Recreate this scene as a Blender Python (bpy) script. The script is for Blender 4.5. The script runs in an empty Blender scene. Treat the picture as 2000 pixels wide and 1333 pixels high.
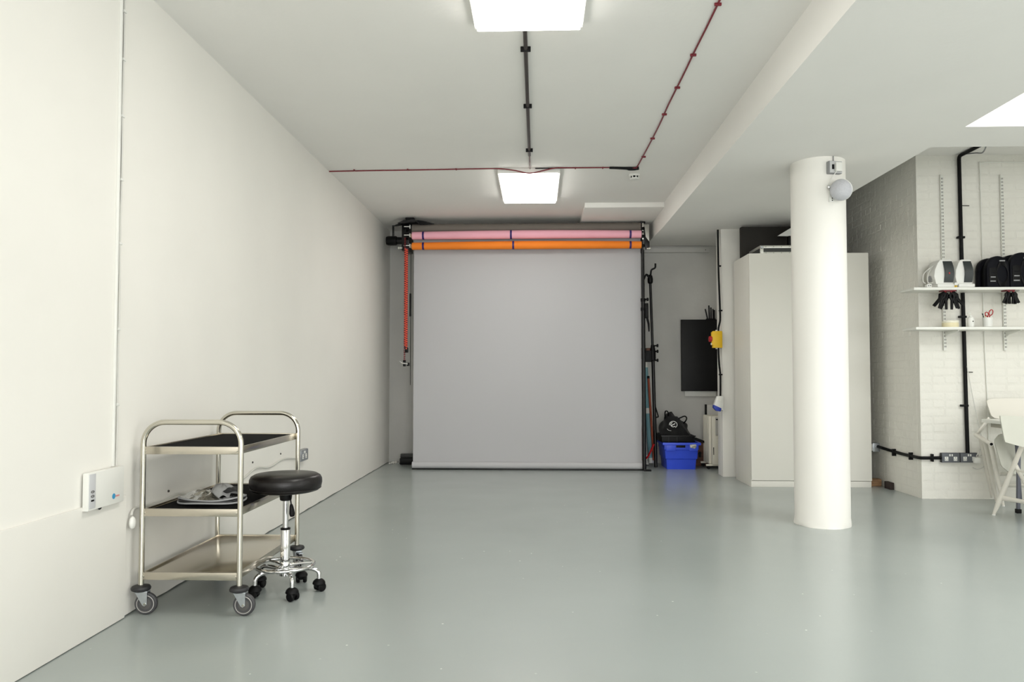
import bpy, bmesh, math, random
from mathutils import Vector, Matrix
random.seed(7)
PI = math.pi
S = bpy.context.scene
C = S.collection

# ------------------------------------------------------------------ camera
F = 1440.0                      # focal length in pixels of the 2000 x 1333 frame
HC = 1.144
YAW, PITCH, SHIFT = math.atan(50/F), math.atan(50/F), 16.0
cam_d = bpy.data.cameras.new('camera'); cam = bpy.data.objects.new('camera', cam_d); C.objects.link(cam)
cam_d.sensor_width = 36.0; cam_d.sensor_fit = 'HORIZONTAL'; cam_d.lens = 36.0*F/2000
cam_d.shift_y = SHIFT/2000
cam_d.clip_start = 0.05
cam.location = (0, 0, HC); cam.rotation_euler = (PI/2+PITCH, 0, YAW)
S.camera = cam
FW = Vector((-math.sin(YAW)*math.cos(PITCH), math.cos(YAW)*math.cos(PITCH), math.sin(PITCH)))
RT = Vector((math.cos(YAW), math.sin(YAW), 0)); UP = RT.cross(FW)
def at(px, py, axis, val):
    """world point on the plane (axis = val) that the pixel looks at: used to read sizes off the survey photo"""
    d = FW*F + RT*(px-1000) - UP*(py-(666.5+SHIFT))
    o = Vector((0, 0, HC)); t = (val-o[axis])/d[axis]
    return o + d*t

# ------------------------------------------------------------------ light and exposure
S.view_settings.view_transform = 'Standard'; S.view_settings.look = 'None'
S.view_settings.gamma = 1.0; S.view_settings.use_curve_mapping = False
S.view_settings.exposure = 0.22
W = bpy.data.worlds.new('world'); S.world = W; W.use_nodes = True
W.node_tree.nodes['Background'].inputs[0].default_value = (0.75, 0.85, 1, 1)
W.node_tree.nodes['Background'].inputs[1].default_value = 0.3
PANEL_STRENGTH = 12.0
def area(name, loc, target, sx, sy, power, col=(1, 1, 1)):
    l = bpy.data.lights.new(name, 'AREA'); l.shape = 'RECTANGLE'; l.size = sx; l.size_y = sy
    l.energy = power; l.color = col
    o = bpy.data.objects.new(name, l); C.objects.link(o); o.location = loc
    o.rotation_euler = (Vector(target)-Vector(loc)).to_track_quat('-Z', 'Y').to_euler()
    return o
# daylight from the window wall on the right and behind the camera
area('window_light', (6.0, 0.2, 1.3), (-2, 2.4, 2.6), 4.0, 1.8, 72, (0.98, 0.985, 1.0))
area('window_light_back', (1.0, -3.6, 1.3), (0.8, 6, 3.6), 4.6, 1.8, 185, (0.98, 0.985, 1.0))
area('rooflight', (4.3, 2.6, 3.55), (4.3, 2.7, 0), 2.2, 3.0, 110, (0.97, 0.99, 1.0))

# ------------------------------------------------------------------ materials
def lin(c):
    return tuple(((v/255)/12.92 if v/255 <= 0.04045 else ((v/255+0.055)/1.055)**2.4) for v in c)
MATS = {}
def mat(name, rgb, rough=0.6, metal=0.0, noise=0.0, nscale=8.0, bump=0.0, bscale=60.0, rgb2=None, emit=None, spec=0.5,
        stretch=None, coat=0.0, sheen=0.0, trans=0.0, rvar=0.0):
    if name in MATS: return MATS[name]
    m = bpy.data.materials.new(name); m.use_nodes = True; nt = m.node_tree
    b = nt.nodes['Principled BSDF']
    b.inputs['Roughness'].default_value = rough; b.inputs['Metallic'].default_value = metal
    b.inputs['Specular IOR Level'].default_value = spec
    b.inputs['Coat Weight'].default_value = coat
    b.inputs['Sheen Weight'].default_value = sheen
    b.inputs['Transmission Weight'].default_value = trans
    c1 = lin(rgb)
    tc = nt.nodes.new('ShaderNodeTexCoord'); mp = nt.nodes.new('ShaderNodeMapping')
    nt.links.new(tc.outputs['Object'], mp.inputs[0])
    if stretch: mp.inputs['Scale'].default_value = stretch
    c2 = lin(rgb2) if rgb2 else tuple(v*(1-noise) for v in c1)
    n = nt.nodes.new('ShaderNodeTexNoise'); n.inputs['Scale'].default_value = nscale; n.inputs['Detail'].default_value = 5
    nt.links.new(mp.outputs[0], n.inputs['Vector'])
    r = nt.nodes.new('ShaderNodeValToRGB'); r.color_ramp.elements[0].position = .35; r.color_ramp.elements[1].position = .7
    r.color_ramp.elements[0].color = (*c1, 1); r.color_ramp.elements[1].color = (*c2, 1)
    nt.links.new(n.outputs['Fac'], r.inputs[0]); nt.links.new(r.outputs[0], b.inputs['Base Color'])
    if rvar:
        mr = nt.nodes.new('ShaderNodeMapRange'); mr.inputs['To Min'].default_value = max(0, rough-rvar); mr.inputs['To Max'].default_value = rough+rvar
        nt.links.new(n.outputs['Fac'], mr.inputs['Value']); nt.links.new(mr.outputs[0], b.inputs['Roughness'])
    if bump:
        n2 = nt.nodes.new('ShaderNodeTexNoise'); n2.inputs['Scale'].default_value = bscale; n2.inputs['Detail'].default_value = 4
        nt.links.new(mp.outputs[0], n2.inputs['Vector'])
        bp = nt.nodes.new('ShaderNodeBump'); bp.inputs['Strength'].default_value = bump; bp.inputs['Distance'].default_value = .01
        nt.links.new(n2.outputs['Fac'], bp.inputs['Height']); nt.links.new(bp.outputs[0], b.inputs['Normal'])
    if emit:
        b.inputs['Emission Color'].default_value = (*lin(emit[0]), 1); b.inputs['Emission Strength'].default_value = emit[1]
    MATS[name] = m
    return m
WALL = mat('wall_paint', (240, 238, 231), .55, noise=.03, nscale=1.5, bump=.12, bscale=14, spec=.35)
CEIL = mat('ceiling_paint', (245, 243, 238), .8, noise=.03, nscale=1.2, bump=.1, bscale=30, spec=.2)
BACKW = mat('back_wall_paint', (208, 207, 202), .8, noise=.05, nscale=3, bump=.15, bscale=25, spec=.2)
BRICKM = mat('painted_brick', (236, 234, 225), .6, noise=.05, nscale=5, bump=.8, bscale=16, spec=.3)
MORTAR = mat('painted_mortar', (234, 232, 223), .7, noise=.05, nscale=6, bump=.6, bscale=40, spec=.3)
STEEL = mat('brushed_steel', (206, 202, 190), .17, 1.0, noise=.02, nscale=6)
SHEET = mat('steel_sheet', (200, 193, 179), .20, 1.0, noise=.03, nscale=5)
CHROME = mat('chrome', (222, 222, 222), .07, 1.0)
ZINC = mat('zinc_plate', (186, 191, 195), .35, .9, noise=.1, nscale=60)
RUBBER = mat('grey_rubber', (66, 66, 68), .55, noise=.1, nscale=30)
DRUBBER = mat('dark_rubber', (38, 38, 40), .5, noise=.1, nscale=30)
HUBG = mat('grey_wheel_hub', (84, 82, 80), .5, noise=.08, nscale=30)
BLACK = mat('black_plastic', (5, 5, 6), .5, spec=.2, noise=.1, nscale=30)
BLACKM = mat('black_metal', (9, 9, 10), .35, .1, spec=.35, noise=.1, nscale=30)
MATT = mat('black_mat', (5, 5, 5), .95, noise=.3, nscale=120, bump=.4, bscale=300, spec=.15)
LEATH = mat('black_vinyl', (15, 11, 11), .36, spec=.4, noise=.15, nscale=20, bump=.1, bscale=90)
WHITEP = mat('white_plastic', (232, 232, 226), .4, noise=.02, nscale=10)
WHITEL = mat('white_lacquer', (232, 232, 224), .42, noise=.02, nscale=3)
WARD = mat('wardrobe_white', (229, 227, 218), .5, noise=.02, nscale=2)
GREYP = mat('grey_plastic', (150, 151, 152), .5, noise=.05, nscale=20)
CABLEW = mat('white_cable', (214, 213, 206), .5, noise=.04, nscale=20)
RED = mat('red_cable', (120, 18, 34), .5, noise=.1, nscale=20)
PAPER = mat('grey_paper', (187, 187, 189), .9, noise=.015, nscale=1.2, spec=.1)
GREYROLL = mat('grey_roll', (118, 112, 104), .7, noise=.06, nscale=3)
PINK = mat('pink_paper', (250, 184, 200), .75, noise=.04, nscale=3)
ORANGE = mat('orange_paper', (250, 136, 30), .7, noise=.05, nscale=3)
PURPLE = mat('purple_tape', (48, 26, 104), .5, noise=.05, nscale=10)
CHAINO = mat('orange_chain', (226, 84, 58), .5, noise=.1, nscale=30)
CHAINB = mat('dark_red_chain', (120, 22, 26), .5, noise=.1, nscale=30)
BLUE = mat('blue_crate', (52, 84, 226), .4, noise=.05, nscale=6, spec=.5)
BLUE2 = mat('socket_blue', (28, 58, 170), .4, noise=.04, nscale=6)
YEL = mat('yellow_plastic', (236, 190, 20), .45, noise=.05, nscale=12)
REDP = mat('red_plastic', (170, 20, 28), .4, noise=.05, nscale=12)
TEAL = mat('teal_tube', (122, 168, 178), .6, noise=.08, nscale=5)
BROWN = mat('brown_tube', (112, 62, 46), .6, rgb2=(78, 42, 34), nscale=12)
RUST = mat('orange_brown_tube', (164, 74, 44), .55, noise=.2, nscale=12)
WOOD = mat('brown_wood', (104, 66, 44), .65, rgb2=(64, 40, 30), nscale=7, stretch=(1, 1, 6))
RAWWOOD = mat('raw_timber', (150, 116, 82), .75, rgb2=(104, 76, 52), nscale=14, stretch=(1, 1, 5))
FABB = mat('black_fabric', (9, 9, 10), .9, noise=.3, nscale=40, bump=.4, bscale=120, sheen=.1)
SILVER = mat('silver_fabric', (238, 239, 240), .22, 1.0, noise=.1, nscale=14, bump=1.0, bscale=18)
GREYF = mat('grey_fabric', (150, 150, 148), .8, noise=.2, nscale=18, bump=.4, bscale=40)
CREAM = mat('cream_enamel', (224, 220, 204), .45, noise=.02, nscale=8)
CREAM2 = mat('cream_card', (232, 222, 184), .6, noise=.03, nscale=8)
ALU = mat('aluminium', (206, 206, 198), .35, .7, noise=.06, nscale=30)
DARKGL = mat('dark_grille', (40, 46, 46), .3, noise=.1, nscale=30)
NAVY = mat('black_blue_reel', (5, 6, 15), .6, spec=.15, noise=.2, nscale=20)
SPKG = mat('grey_mesh', (200, 201, 206), .7, noise=.1, nscale=90, bump=.3, bscale=200)
CHAIRW = mat('chair_white', (228, 224, 213), .45, noise=.02, nscale=5)
CHAIRSHADE = mat('chair_white_shaded', (196, 196, 184), .5, noise=.03, nscale=5)  # darker copy of the chair white, shade put into the colour
STK = mat('sticker', (220, 216, 206), .6, rgb2=(120, 126, 100), nscale=40)
TV = mat('black_gloss_panel', (5, 5, 6), .5, noise=.1, nscale=10, spec=.3)
SLOT = mat('dark_slot', (74, 72, 66), .7, noise=.1, nscale=20)
DIFF = mat('panel_diffuser', (250, 250, 250), .6, emit=((255, 251, 245), PANEL_STRENGTH))

def floor_material():
    m = bpy.data.materials.new('painted_floor'); m.use_nodes = True; nt = m.node_tree; N = nt.nodes; L = nt.links
    b = N['Principled BSDF']; tc = N.new('ShaderNodeTexCoord')
    def noise(scale, detail=5, rough=.5):
        n = N.new('ShaderNodeTexNoise'); n.inputs['Scale'].default_value = scale; n.inputs['Detail'].default_value = detail
        n.inputs['Roughness'].default_value = rough
        L.new(tc.outputs['Object'], n.inputs['Vector']); return n
    def ramp(n, p0, c0, p1, c1):
        r = N.new('ShaderNodeValToRGB'); r.color_ramp.elements[0].position = p0; r.color_ramp.elements[1].position = p1
        r.color_ramp.elements[0].color = c0; r.color_ramp.elements[1].color = c1; L.new(n, r.inputs[0]); return r
    a = ramp(noise(.8).outputs['Fac'], .3, (*lin((157, 164, 161)), 1), .75, (*lin((163, 170, 167)), 1))
    # small pale scuffs and chips, denser in the middle of the room
    v = N.new('ShaderNodeTexVoronoi'); v.inputs['Scale'].default_value = 13; v.inputs['Randomness'].default_value = 1
    L.new(tc.outputs['Object'], v.inputs['Vector'])
    sp = ramp(v.outputs['Distance'], .05, (1, 1, 1, 1), .075, (0, 0, 0, 1))
    gate = ramp(noise(.9, 2).outputs['Fac'], .47, (0, 0, 0, 1), .56, (1, 1, 1, 1))
    g2 = ramp(noise(14, 2).outputs['Fac'], .50, (0, 0, 0, 1), .58, (1, 1, 1, 1))
    mu = N.new('ShaderNodeMath'); mu.operation = 'MULTIPLY'; L.new(sp.outputs[0], mu.inputs[0]); L.new(gate.outputs[0], mu.inputs[1])
    mu2 = N.new('ShaderNodeMath'); mu2.operation = 'MULTIPLY'; L.new(mu.outputs[0], mu2.inputs[0]); L.new(g2.outputs[0], mu2.inputs[1])
    mx = N.new('ShaderNodeMixRGB'); L.new(mu2.outputs[0], mx.inputs[0]); L.new(a.outputs[0], mx.inputs[1]); mx.inputs[2].default_value = (*lin((214, 216, 212)), 1)
    # dark hairline scratches
    w = N.new('ShaderNodeTexNoise'); w.inputs['Scale'].default_value = 3; w.inputs['Detail'].default_value = 8; w.inputs['Roughness'].default_value = .7
    mp = N.new('ShaderNodeMapping'); mp.inputs['Scale'].default_value = (1, 7, 1); mp.inputs['Rotation'].default_value = (0, 0, .4)
    L.new(tc.outputs['Object'], mp.inputs[0]); L.new(mp.outputs[0], w.inputs['Vector'])
    ds = ramp(w.outputs['Fac'], .70, (0, 0, 0, 1), .74, (.35, .35, .35, 1))
    mx2 = N.new('ShaderNodeMixRGB'); L.new(ds.outputs[0], mx2.inputs[0]); L.new(mx.outputs[0], mx2.inputs[1]); mx2.inputs[2].default_value = (*lin((126, 131, 129)), 1)
    L.new(mx2.outputs[0], b.inputs['Base Color'])
    mr = N.new('ShaderNodeMapRange'); mr.inputs['To Min'].default_value = .19; mr.inputs['To Max'].default_value = .265
    L.new(noise(1.6, 3, .5).outputs['Fac'], mr.inputs['Value']); L.new(mr.outputs[0], b.inputs['Roughness'])
    bp = N.new('ShaderNodeBump'); bp.inputs['Strength'].default_value = .025; bp.inputs['Distance'].default_value = .02
    L.new(noise(5, 6, .6).outputs['Fac'], bp.inputs['Height']); L.new(bp.outputs[0], b.inputs['Normal'])
    b.inputs['Specular IOR Level'].default_value = .5
    return m
FLOORM = floor_material()

# ------------------------------------------------------------------ mesh helpers
ORG = {}
class M:
    def __init__(s): s.v = []; s.f = []
    def add(s, vs, fs):
        n = len(s.v); s.v += [Vector(p) for p in vs]; s.f += [tuple(i+n for i in f) for f in fs]; return s
    def box(s, x0, x1, y0, y1, z0, z1, T=None):
        vs = [(x, y, z) for z in (z0, z1) for y in (y0, y1) for x in (x0, x1)]
        if T: vs = [T @ Vector(p) for p in vs]
        return s.add(vs, [(0, 2, 3, 1), (4, 5, 7, 6), (0, 1, 5, 4), (2, 6, 7, 3), (0, 4, 6, 2), (1, 3, 7, 5)])
    def rbox(s, x0, x1, y0, y1, z0, z1, r=.005, T=None):
        """box with every edge chamfered"""
        bm = bmesh.new(); bmesh.ops.create_cube(bm, size=1)
        for v in bm.verts:
            v.co = Vector((x0+(v.co.x+.5)*(x1-x0), y0+(v.co.y+.5)*(y1-y0), z0+(v.co.z+.5)*(z1-z0)))
        r = min(r, (x1-x0)*.45, (y1-y0)*.45, (z1-z0)*.45)
        bmesh.ops.bevel(bm, geom=bm.edges[:], offset=r, segments=2, affect='EDGES', profile=.6)
        bm.verts.index_update()
        vs = [(T @ v.co if T else v.co.copy()) for v in bm.verts]; fs = [[v.index for v in f.verts] for f in bm.faces]
        bm.free(); return s.add(vs, fs)
    def tube(s, pts, r, n=10, closed=False, caps=True, flat=None):
        pts = [Vector(p) for p in pts]
        k = len(pts); rs = r if isinstance(r, (list, tuple)) else [r]*k
        tans = []
        for i in range(k):
            a = pts[(i-1) % k] if (closed or i > 0) else pts[i]; b = pts[(i+1) % k] if (closed or i < k-1) else pts[i]
            tans.append((b-a).normalized())
        u = tans[0].orthogonal().normalized() if flat is None else (Vector(flat)-tans[0]*Vector(flat).dot(tans[0])).normalized()
        vs = []; us = []
        for i in range(k):
            u = (u-tans[i]*u.dot(tans[i]))
            u = u.normalized() if u.length > 1e-6 else tans[i].orthogonal().normalized()
            us.append(u)
        for i in range(k):
            w = tans[i].cross(us[i])
            for j in range(n):
                a = 2*PI*j/n; rr = rs[i]
                if isinstance(rr, tuple): vs.append(pts[i]+us[i]*math.cos(a)*rr[0]+w*math.sin(a)*rr[1])
                else: vs.append(pts[i]+us[i]*math.cos(a)*rr+w*math.sin(a)*rr)
        fs = []
        for i in range(k if closed else k-1):
            a = i*n; b = ((i+1) % k)*n
            for j in range(n): fs.append((a+j, a+(j+1) % n, b+(j+1) % n, b+j))
        if caps and not closed: fs.append(tuple(reversed(range(n)))); fs.append(tuple((k-1)*n+j for j in range(n)))
        return s.add(vs, fs)
    def cyl(s, p0, p1, r, n=20, r1=None): return s.tube([p0, p1], [r, r if r1 is None else r1], n)
    def lathe(s, prof, c=(0, 0, 0), axis=(0, 0, 1), n=28):
        """prof: (radius, height) pairs along the axis"""
        c = Vector(c); ax = Vector(axis).normalized(); u = ax.orthogonal().normalized(); w = ax.cross(u)
        vs = []; fs = []
        for (r, h) in prof:
            r = max(r, 1e-4)
            for j in range(n):
                a = 2*PI*j/n; vs.append(c+ax*h+u*math.cos(a)*r+w*math.sin(a)*r)
        for i in range(len(prof)-1):
            for j in range(n): fs.append((i*n+j, i*n+(j+1) % n, (i+1)*n+(j+1) % n, (i+1)*n+j))
        fs.append(tuple(reversed(range(n)))); fs.append(tuple((len(prof)-1)*n+j for j in range(n)))
        return s.add(vs, fs)
    def ell(s, c, rx, ry, rz, n=20, k=12, T=None, f=None):
        vs = []; fs = []; c = Vector(c)
        for i in range(k+1):
            th = PI*i/k
            for j in range(n):
                a = 2*PI*j/n; d = Vector((math.sin(th)*math.cos(a), math.sin(th)*math.sin(a), math.cos(th)))
                q = f(d) if f else 1
                p = Vector((d.x*rx*q, d.y*ry*q, d.z*rz*q)); vs.append(c+(T @ p if T else p))
        for i in range(k):
            for j in range(n): fs.append((i*n+j, (i+1)*n+j, (i+1)*n+(j+1) % n, i*n+(j+1) % n))
        return s.add(vs, fs)
    def prism(s, poly, a0, a1, axis=1):
        """polygon (2D, in the two other axes in order) extruded along axis"""
        n = len(poly)
        def P(q, a):
            if axis == 0: return (a, q[0], q[1])
            if axis == 1: return (q[0], a, q[1])
            return (q[0], q[1], a)
        vs = [P(q, a0) for q in poly]+[P(q, a1) for q in poly]
        fs = [tuple(range(n)), tuple(reversed(range(n, 2*n)))]+[(i, i+n, (i+1) % n+n, (i+1) % n) for i in range(n)]
        return s.add(vs, fs)
    def grid(s, fn, nu, nv, thick=0, nrm=None):
        vs = [Vector(fn(i/nu, j/nv)) for j in range(nv+1) for i in range(nu+1)]
        fs = [(j*(nu+1)+i, j*(nu+1)+i+1, (j+1)*(nu+1)+i+1, (j+1)*(nu+1)+i) for j in range(nv) for i in range(nu)]
        if not thick: return s.add(vs, fs)
        nn = Vector(nrm); m = len(vs); vs2 = vs+[p+nn*thick for p in vs]
        fs2 = fs+[tuple(i+m for i in reversed(f)) for f in fs]
        rim = [i for i in range(nu+1)]+[j*(nu+1)+nu for j in range(1, nv+1)]+[nv*(nu+1)+i for i in range(nu-1, -1, -1)]+[j*(nu+1) for j in range(nv-1, 0, -1)]
        fs2 += [(rim[(k+1) % len(rim)], rim[k], rim[k]+m, rim[(k+1) % len(rim)]+m) for k in range(len(rim))]
        return s.add(vs2, fs2)
    def build(s, name, material, parent=None, smooth=35, bevel=0, local=False, mods=None):
        if parent is not None: o0 = ORG.get(parent.name, Vector())
        elif local: o0 = Vector()
        else:
            lo = Vector([min(p[i] for p in s.v) for i in range(3)]); hi = Vector([max(p[i] for p in s.v) for i in range(3)])
            o0 = Vector(((lo.x+hi.x)/2, (lo.y+hi.y)/2, lo.z))
        vs = s.v if local else [p-o0 for p in s.v]
        me = bpy.data.meshes.new(name); me.from_pydata([tuple(p) for p in vs], [], s.f)
        bm = bmesh.new(); bm.from_mesh(me); bmesh.ops.recalc_face_normals(bm, faces=bm.faces[:])
        if bevel:
            es = [e for e in bm.edges if len(e.link_faces) == 2 and e.calc_face_angle(0) > .6]
            bmesh.ops.bevel(bm, geom=es, offset=bevel, segments=2, affect='EDGES', profile=.6)
        for e in bm.edges:
            e.smooth = not (len(e.link_faces) == 2 and e.calc_face_angle(0) > math.radians(smooth))
        for f in bm.faces: f.smooth = True
        bm.to_mesh(me); bm.free()
        me.materials.append(material)
        o = bpy.data.objects.new(name, me); C.objects.link(o)
        if parent is not None: o.parent = parent; ORG[o.name] = o0.copy()
        else: o.location = o0 if not local else (0, 0, 0); ORG[o.name] = o0.copy()
        return o
def tag(o, label=None, cat=None, group=None, kind=None):
    if label: o['label'] = label
    if cat: o['category'] = cat
    if group: o['group'] = group
    if kind: o['kind'] = kind
    return o
def thing(name, label, cat, loc, group=None, rz=0):
    o = bpy.data.objects.new(name, None); C.objects.link(o); o.empty_display_size = .1
    o.location = loc; o.rotation_euler.z = rz; ORG[o.name] = Vector(loc)
    return tag(o, label, cat, group)
def struct(name, m, material, **k):
    o = m.build(name, material, **k); o['kind'] = 'structure'; return o
def dup(o, parent=None, loc=None, rz=None, label=None):
    c = o.copy(); C.objects.link(c)
    if parent is not None: c.parent = parent
    if loc is not None: c.location = loc
    if rz is not None: c.rotation_euler.z = rz
    if label: c['label'] = label
    for ch in list(o.children): dup(ch, c)
    return c
def arc(c, r, a0, a1, u, w, n=8):
    c = Vector(c); u = Vector(u); w = Vector(w)
    return [c+u*r*math.cos(a0+(a1-a0)*i/n)+w*r*math.sin(a0+(a1-a0)*i/n) for i in range(n+1)]
def fillet(pts, r, n=5):
    pts = [Vector(p) for p in pts]; out = [pts[0]]
    for i in range(1, len(pts)-1):
        a, b, c = pts[i-1], pts[i], pts[i+1]
        d1 = (a-b); d2 = (c-b); rr = min(r, d1.length*.45, d2.length*.45)
        p0 = b+d1.normalized()*rr; p1 = b+d2.normalized()*rr
        for k in range(n+1):
            t = k/n; out.append(p0*(1-t)**2+b*2*t*(1-t)+p1*t*t)
    out.append(pts[-1]); return out
def spline(pts, n=8, closed=False):
    pts = [Vector(p) for p in pts]; k = len(pts); out = []
    for i in range(k if closed else k-1):
        g = (lambda q: pts[q % k]) if closed else (lambda q: pts[max(0, min(k-1, q))])
        p0, p1, p2, p3 = g(i-1), g(i), g(i+1), g(i+2)
        for j in range(n):
            t = j/n
            out.append(.5*((2*p1)+(p2-p0)*t+(2*p0-5*p1+4*p2-p3)*t*t+(3*p1-p0-3*p2+p3)*t**3))
    if not closed: out.append(pts[-1])
    return out

# ------------------------------------------------------------------ the setting
XL, YB, ZC = -1.95, 9.65, 3.05
BX, BZ, SX = 1.40, 2.79, 2.838          # beam: left face, soffit height, right edge
XR, YN = 6.2, -4.0
struct('floor', M().grid(lambda u, v: (XL-.1+u*(XR-XL+.2), YN-.1+v*(YB-YN+.3), 0), 40, 60, .1, (0, 0, -1)), FLOORM)
def wall_left_bm():
    m = M()
    ny = 120                                # the plaster ends in a slightly ragged line just above the floor
    vs = []; fs = []
    rag = [0.004+abs(random.gauss(0, .003)) for _ in range(ny+1)]
    for i in range(ny+1):
        y = YN+(YB-YN)*i/ny; b = rag[i]
        vs += [(XL-.12, y, b), (XL, y, b), (XL, y, ZC+.1), (XL-.12, y, ZC+.1)]
    for i in range(ny):
        a = 4*i; c = 4*(i+1)
        fs += [(a+1, c+1, c+2, a+2), (a, a+1, c+1, c), (a+3, a, c, c+3), (a+2, c+2, c+3, a+3)]
    return m.add(vs, fs)
struct('wall_left', wall_left_bm(), WALL)
struct('trim_1', M().rbox(XL, XL+.010, YN+.05, 3.44, .004, .578, .003), WALL)   # boarded lower part of the near wall
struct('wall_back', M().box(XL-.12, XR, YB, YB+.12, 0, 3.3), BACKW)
struct('wall_near', M().box(XL-.12, XR+.12, YN-.12, YN, 0, 3.4), WALL)
struct('wall_far_right', M().box(XR, XR+.12, YN, 7.2, 0, 3.4), WALL)
struct('ceiling', M().box(XL-.12, SX, YN-.1, YB+.1, ZC, ZC+.12), CEIL)
# downstand: beam with its broad soffit, cross member beyond the rooflight, higher ceiling past it
def downstand():
    m = M()
    ys = [YN, 8.2, YB+.02]; zs = [BZ, BZ, BZ+.035]
    vs = []
    for y, z in zip(ys, zs): vs += [(BX, y, z), (SX, y, z), (SX, y, 3.40), (BX, y, 3.40)]
    fs = []
    for i in range(2):
        a = 4*i; b = a+4
        for j in range(4): fs.append((a+j, a+(j+1) % 4, b+(j+1) % 4, b+j))
    fs += [(0, 1, 2, 3), (8, 9, 10, 11)]
    return m.add(vs, fs)
struct('ceiling_downstand', downstand(), CEIL)
struct('ceiling_cross_beam', M().box(SX, XR, 4.942, 5.38, BZ, 3.78), CEIL)
struct('ceiling_right_far', M().box(SX, XR, 5.38, YB, 3.2, 3.32), CEIL)
# rooflight well over the right bay, open to the sky (rooflight above)
w1 = M(); w1.box(SX-.02, SX, .9, 4.942, 3.40, 3.78); w1.box(XR, XR+.12, .9, 4.942, 3.4, 3.78); w1.box(SX, XR, .78, .9, BZ, 3.78); w1.box(SX, XR, .9, 4.942, 3.78, 3.85)
struct('ceiling_rooflight_well', w1, WALL)
struct('ceiling_right_near', M().box(SX, XR, YN, .78, 3.05, 3.2), CEIL)
# lowered board on the ceiling next to the beam
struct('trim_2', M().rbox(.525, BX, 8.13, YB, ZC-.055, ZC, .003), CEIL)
# pier, unseen partition added to darken the gap above the wardrobe
struct('wall_pier', M().rbox(2.075, 2.40, 8.38, 8.60, 0, BZ+.03, .006), WALL)
struct('wall_shade_partition', M().box(2.34, 2.40, 8.60, YB, 0, BZ+.04), WALL)
# timber batten high on the back wall
p0 = at(1262, 480, 1, 9.6); p1 = at(1386, 494, 1, 9.6)
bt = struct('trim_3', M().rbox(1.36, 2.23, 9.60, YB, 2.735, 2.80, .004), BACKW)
M().lathe([(.006, 0), (.006, .004)], (2.18, 9.60, 2.765), (0, -1, 0), 10).build('screw', SLOT, bt)

# --- painted brick walls: bricks one by one where they show
def brick_mesh(L, H, D, var):
    bm = bmesh.new(); bmesh.ops.create_cube(bm, size=1)
    rnd = random.Random(var)
    for v in bm.verts:
        v.co = Vector((v.co.x*L, v.co.y*D, v.co.z*H))
        if v.co.y < 0: v.co += Vector((rnd.uniform(-.003, .003), rnd.uniform(-.0007, .0007), rnd.uniform(-.002, .002)))
    front = [e for e in bm.edges if all(v.co.y < 0 for v in e.verts)]
    bmesh.ops.bevel(bm, geom=front, offset=.006, segments=1, affect='EDGES')
    me = bpy.data.meshes.new('brick'); bm.to_mesh(me); bm.free()
    for p in me.polygons: p.use_smooth = False
    me.materials.append(BRICKM); return me
BM = {('s', i): brick_mesh(.215, .065, .03, i) for i in range(5)}
BM.update({('h', i): brick_mesh(.1025, .065, .03, 50+i) for i in range(4)})
def brick_courses(wall, start, direction, normal, length, z0, z1, maxn=298):
    """English-bond courses laid on the mortar face; returns pieces past the limit as one joined part"""
    d = Vector(direction); nrm = Vector(normal); s0 = Vector(start); org = ORG[wall.name]
    rot = Matrix((d, -nrm, Vector((0, 0, 1)))).transposed()          # local x along wall, local -y outwards
    rows = int((z1-z0)/.075); cnt = 0; rest = M()
    items = []
    for r in range(rows):
        z = z0+.0375+r*.075
        kind = 'h' if r % 3 == 2 else 's'
        L = .1025 if kind == 'h' else .215
        u = 0.0 if r % 2 == 0 or kind == 'h' else -.1125
        while u < length:
            a = max(u, 0); b = min(u+L, length)
            if b-a > .04: items.append((a, b, L, kind, z))
            u += L+.01
    items.sort(key=lambda t: round(t[0]/.45))
    for (a, b, L, kind, z) in items:
        c = s0+d*((a+b)/2)+nrm*random.uniform(-.0146, -.0146+.0016)+Vector((0, 0, z))
        c = Vector((c.x, c.y, z))
        if cnt < maxn:
            o = bpy.data.objects.new('brick', BM[(kind, random.randrange(5 if kind == 's' else 4))])
            C.objects.link(o); o.parent = wall; o.location = c-org
            o.rotation_euler = rot.to_euler(); o.scale = ((b-a)/L, 1, 1)
            cnt += 1
        else:
            T = Matrix.Translation(c) @ rot.to_4x4()
            h = (b-a)/2; rest.box(-h, h, -.015, .015, -.0325, .0325, T)
    if rest.v:
        o = rest.build('brick_courses', BRICKM, wall); o['kind'] = 'stuff'
YF = 6.97                                                       # the brick face that looks at the camera
wr = struct('wall_right', M().box(3.545, 3.70, YF+.14, YB, 0, 3.25), MORTAR)
wf = struct('wall_brick_front', M().box(3.545, XR, YF+.005, YF+.14, 0, 3.25), MORTAR)
brick_courses(wf, (3.548, YF+.005, 0), (1, 0, 0), (0, -1, 0), 1.40, .008, 3.2)
brick_courses(wr, (3.545, YF+.03+1.7, 0), (0, -1, 0), (-1, 0, 0), 1.66, .008, 3.2)

# --- round column
def column():
    cx, cy, r = 2.182, 5.775, .200
    m = M(); n = 64; hs = [0, .012, .03, .06, .5, 1.4, BZ]
    vs = []; fs = []
    for i, h in enumerate(hs):
        for j in range(n):
            a = 2*PI*j/n; rr = r
            if i == 0: rr = r+.004+.006*math.sin(5*a)*math.sin(2*a+1)
            if i == 1: rr = r+.004+.003*math.sin(7*a)
            if i == 2: rr = r+.003
            vs.append((cx+rr*math.cos(a), cy+rr*math.sin(a), h))
    for i in range(len(hs)-1):
        for j in range(n): fs.append((i*n+j, i*n+(j+1) % n, (i+1)*n+(j+1) % n, (i+1)*n+j))
    m.add(vs, fs); return m
struct('column', column(), WALL)
CXC, CYC, CR = 2.182, 5.775, .200

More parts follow.
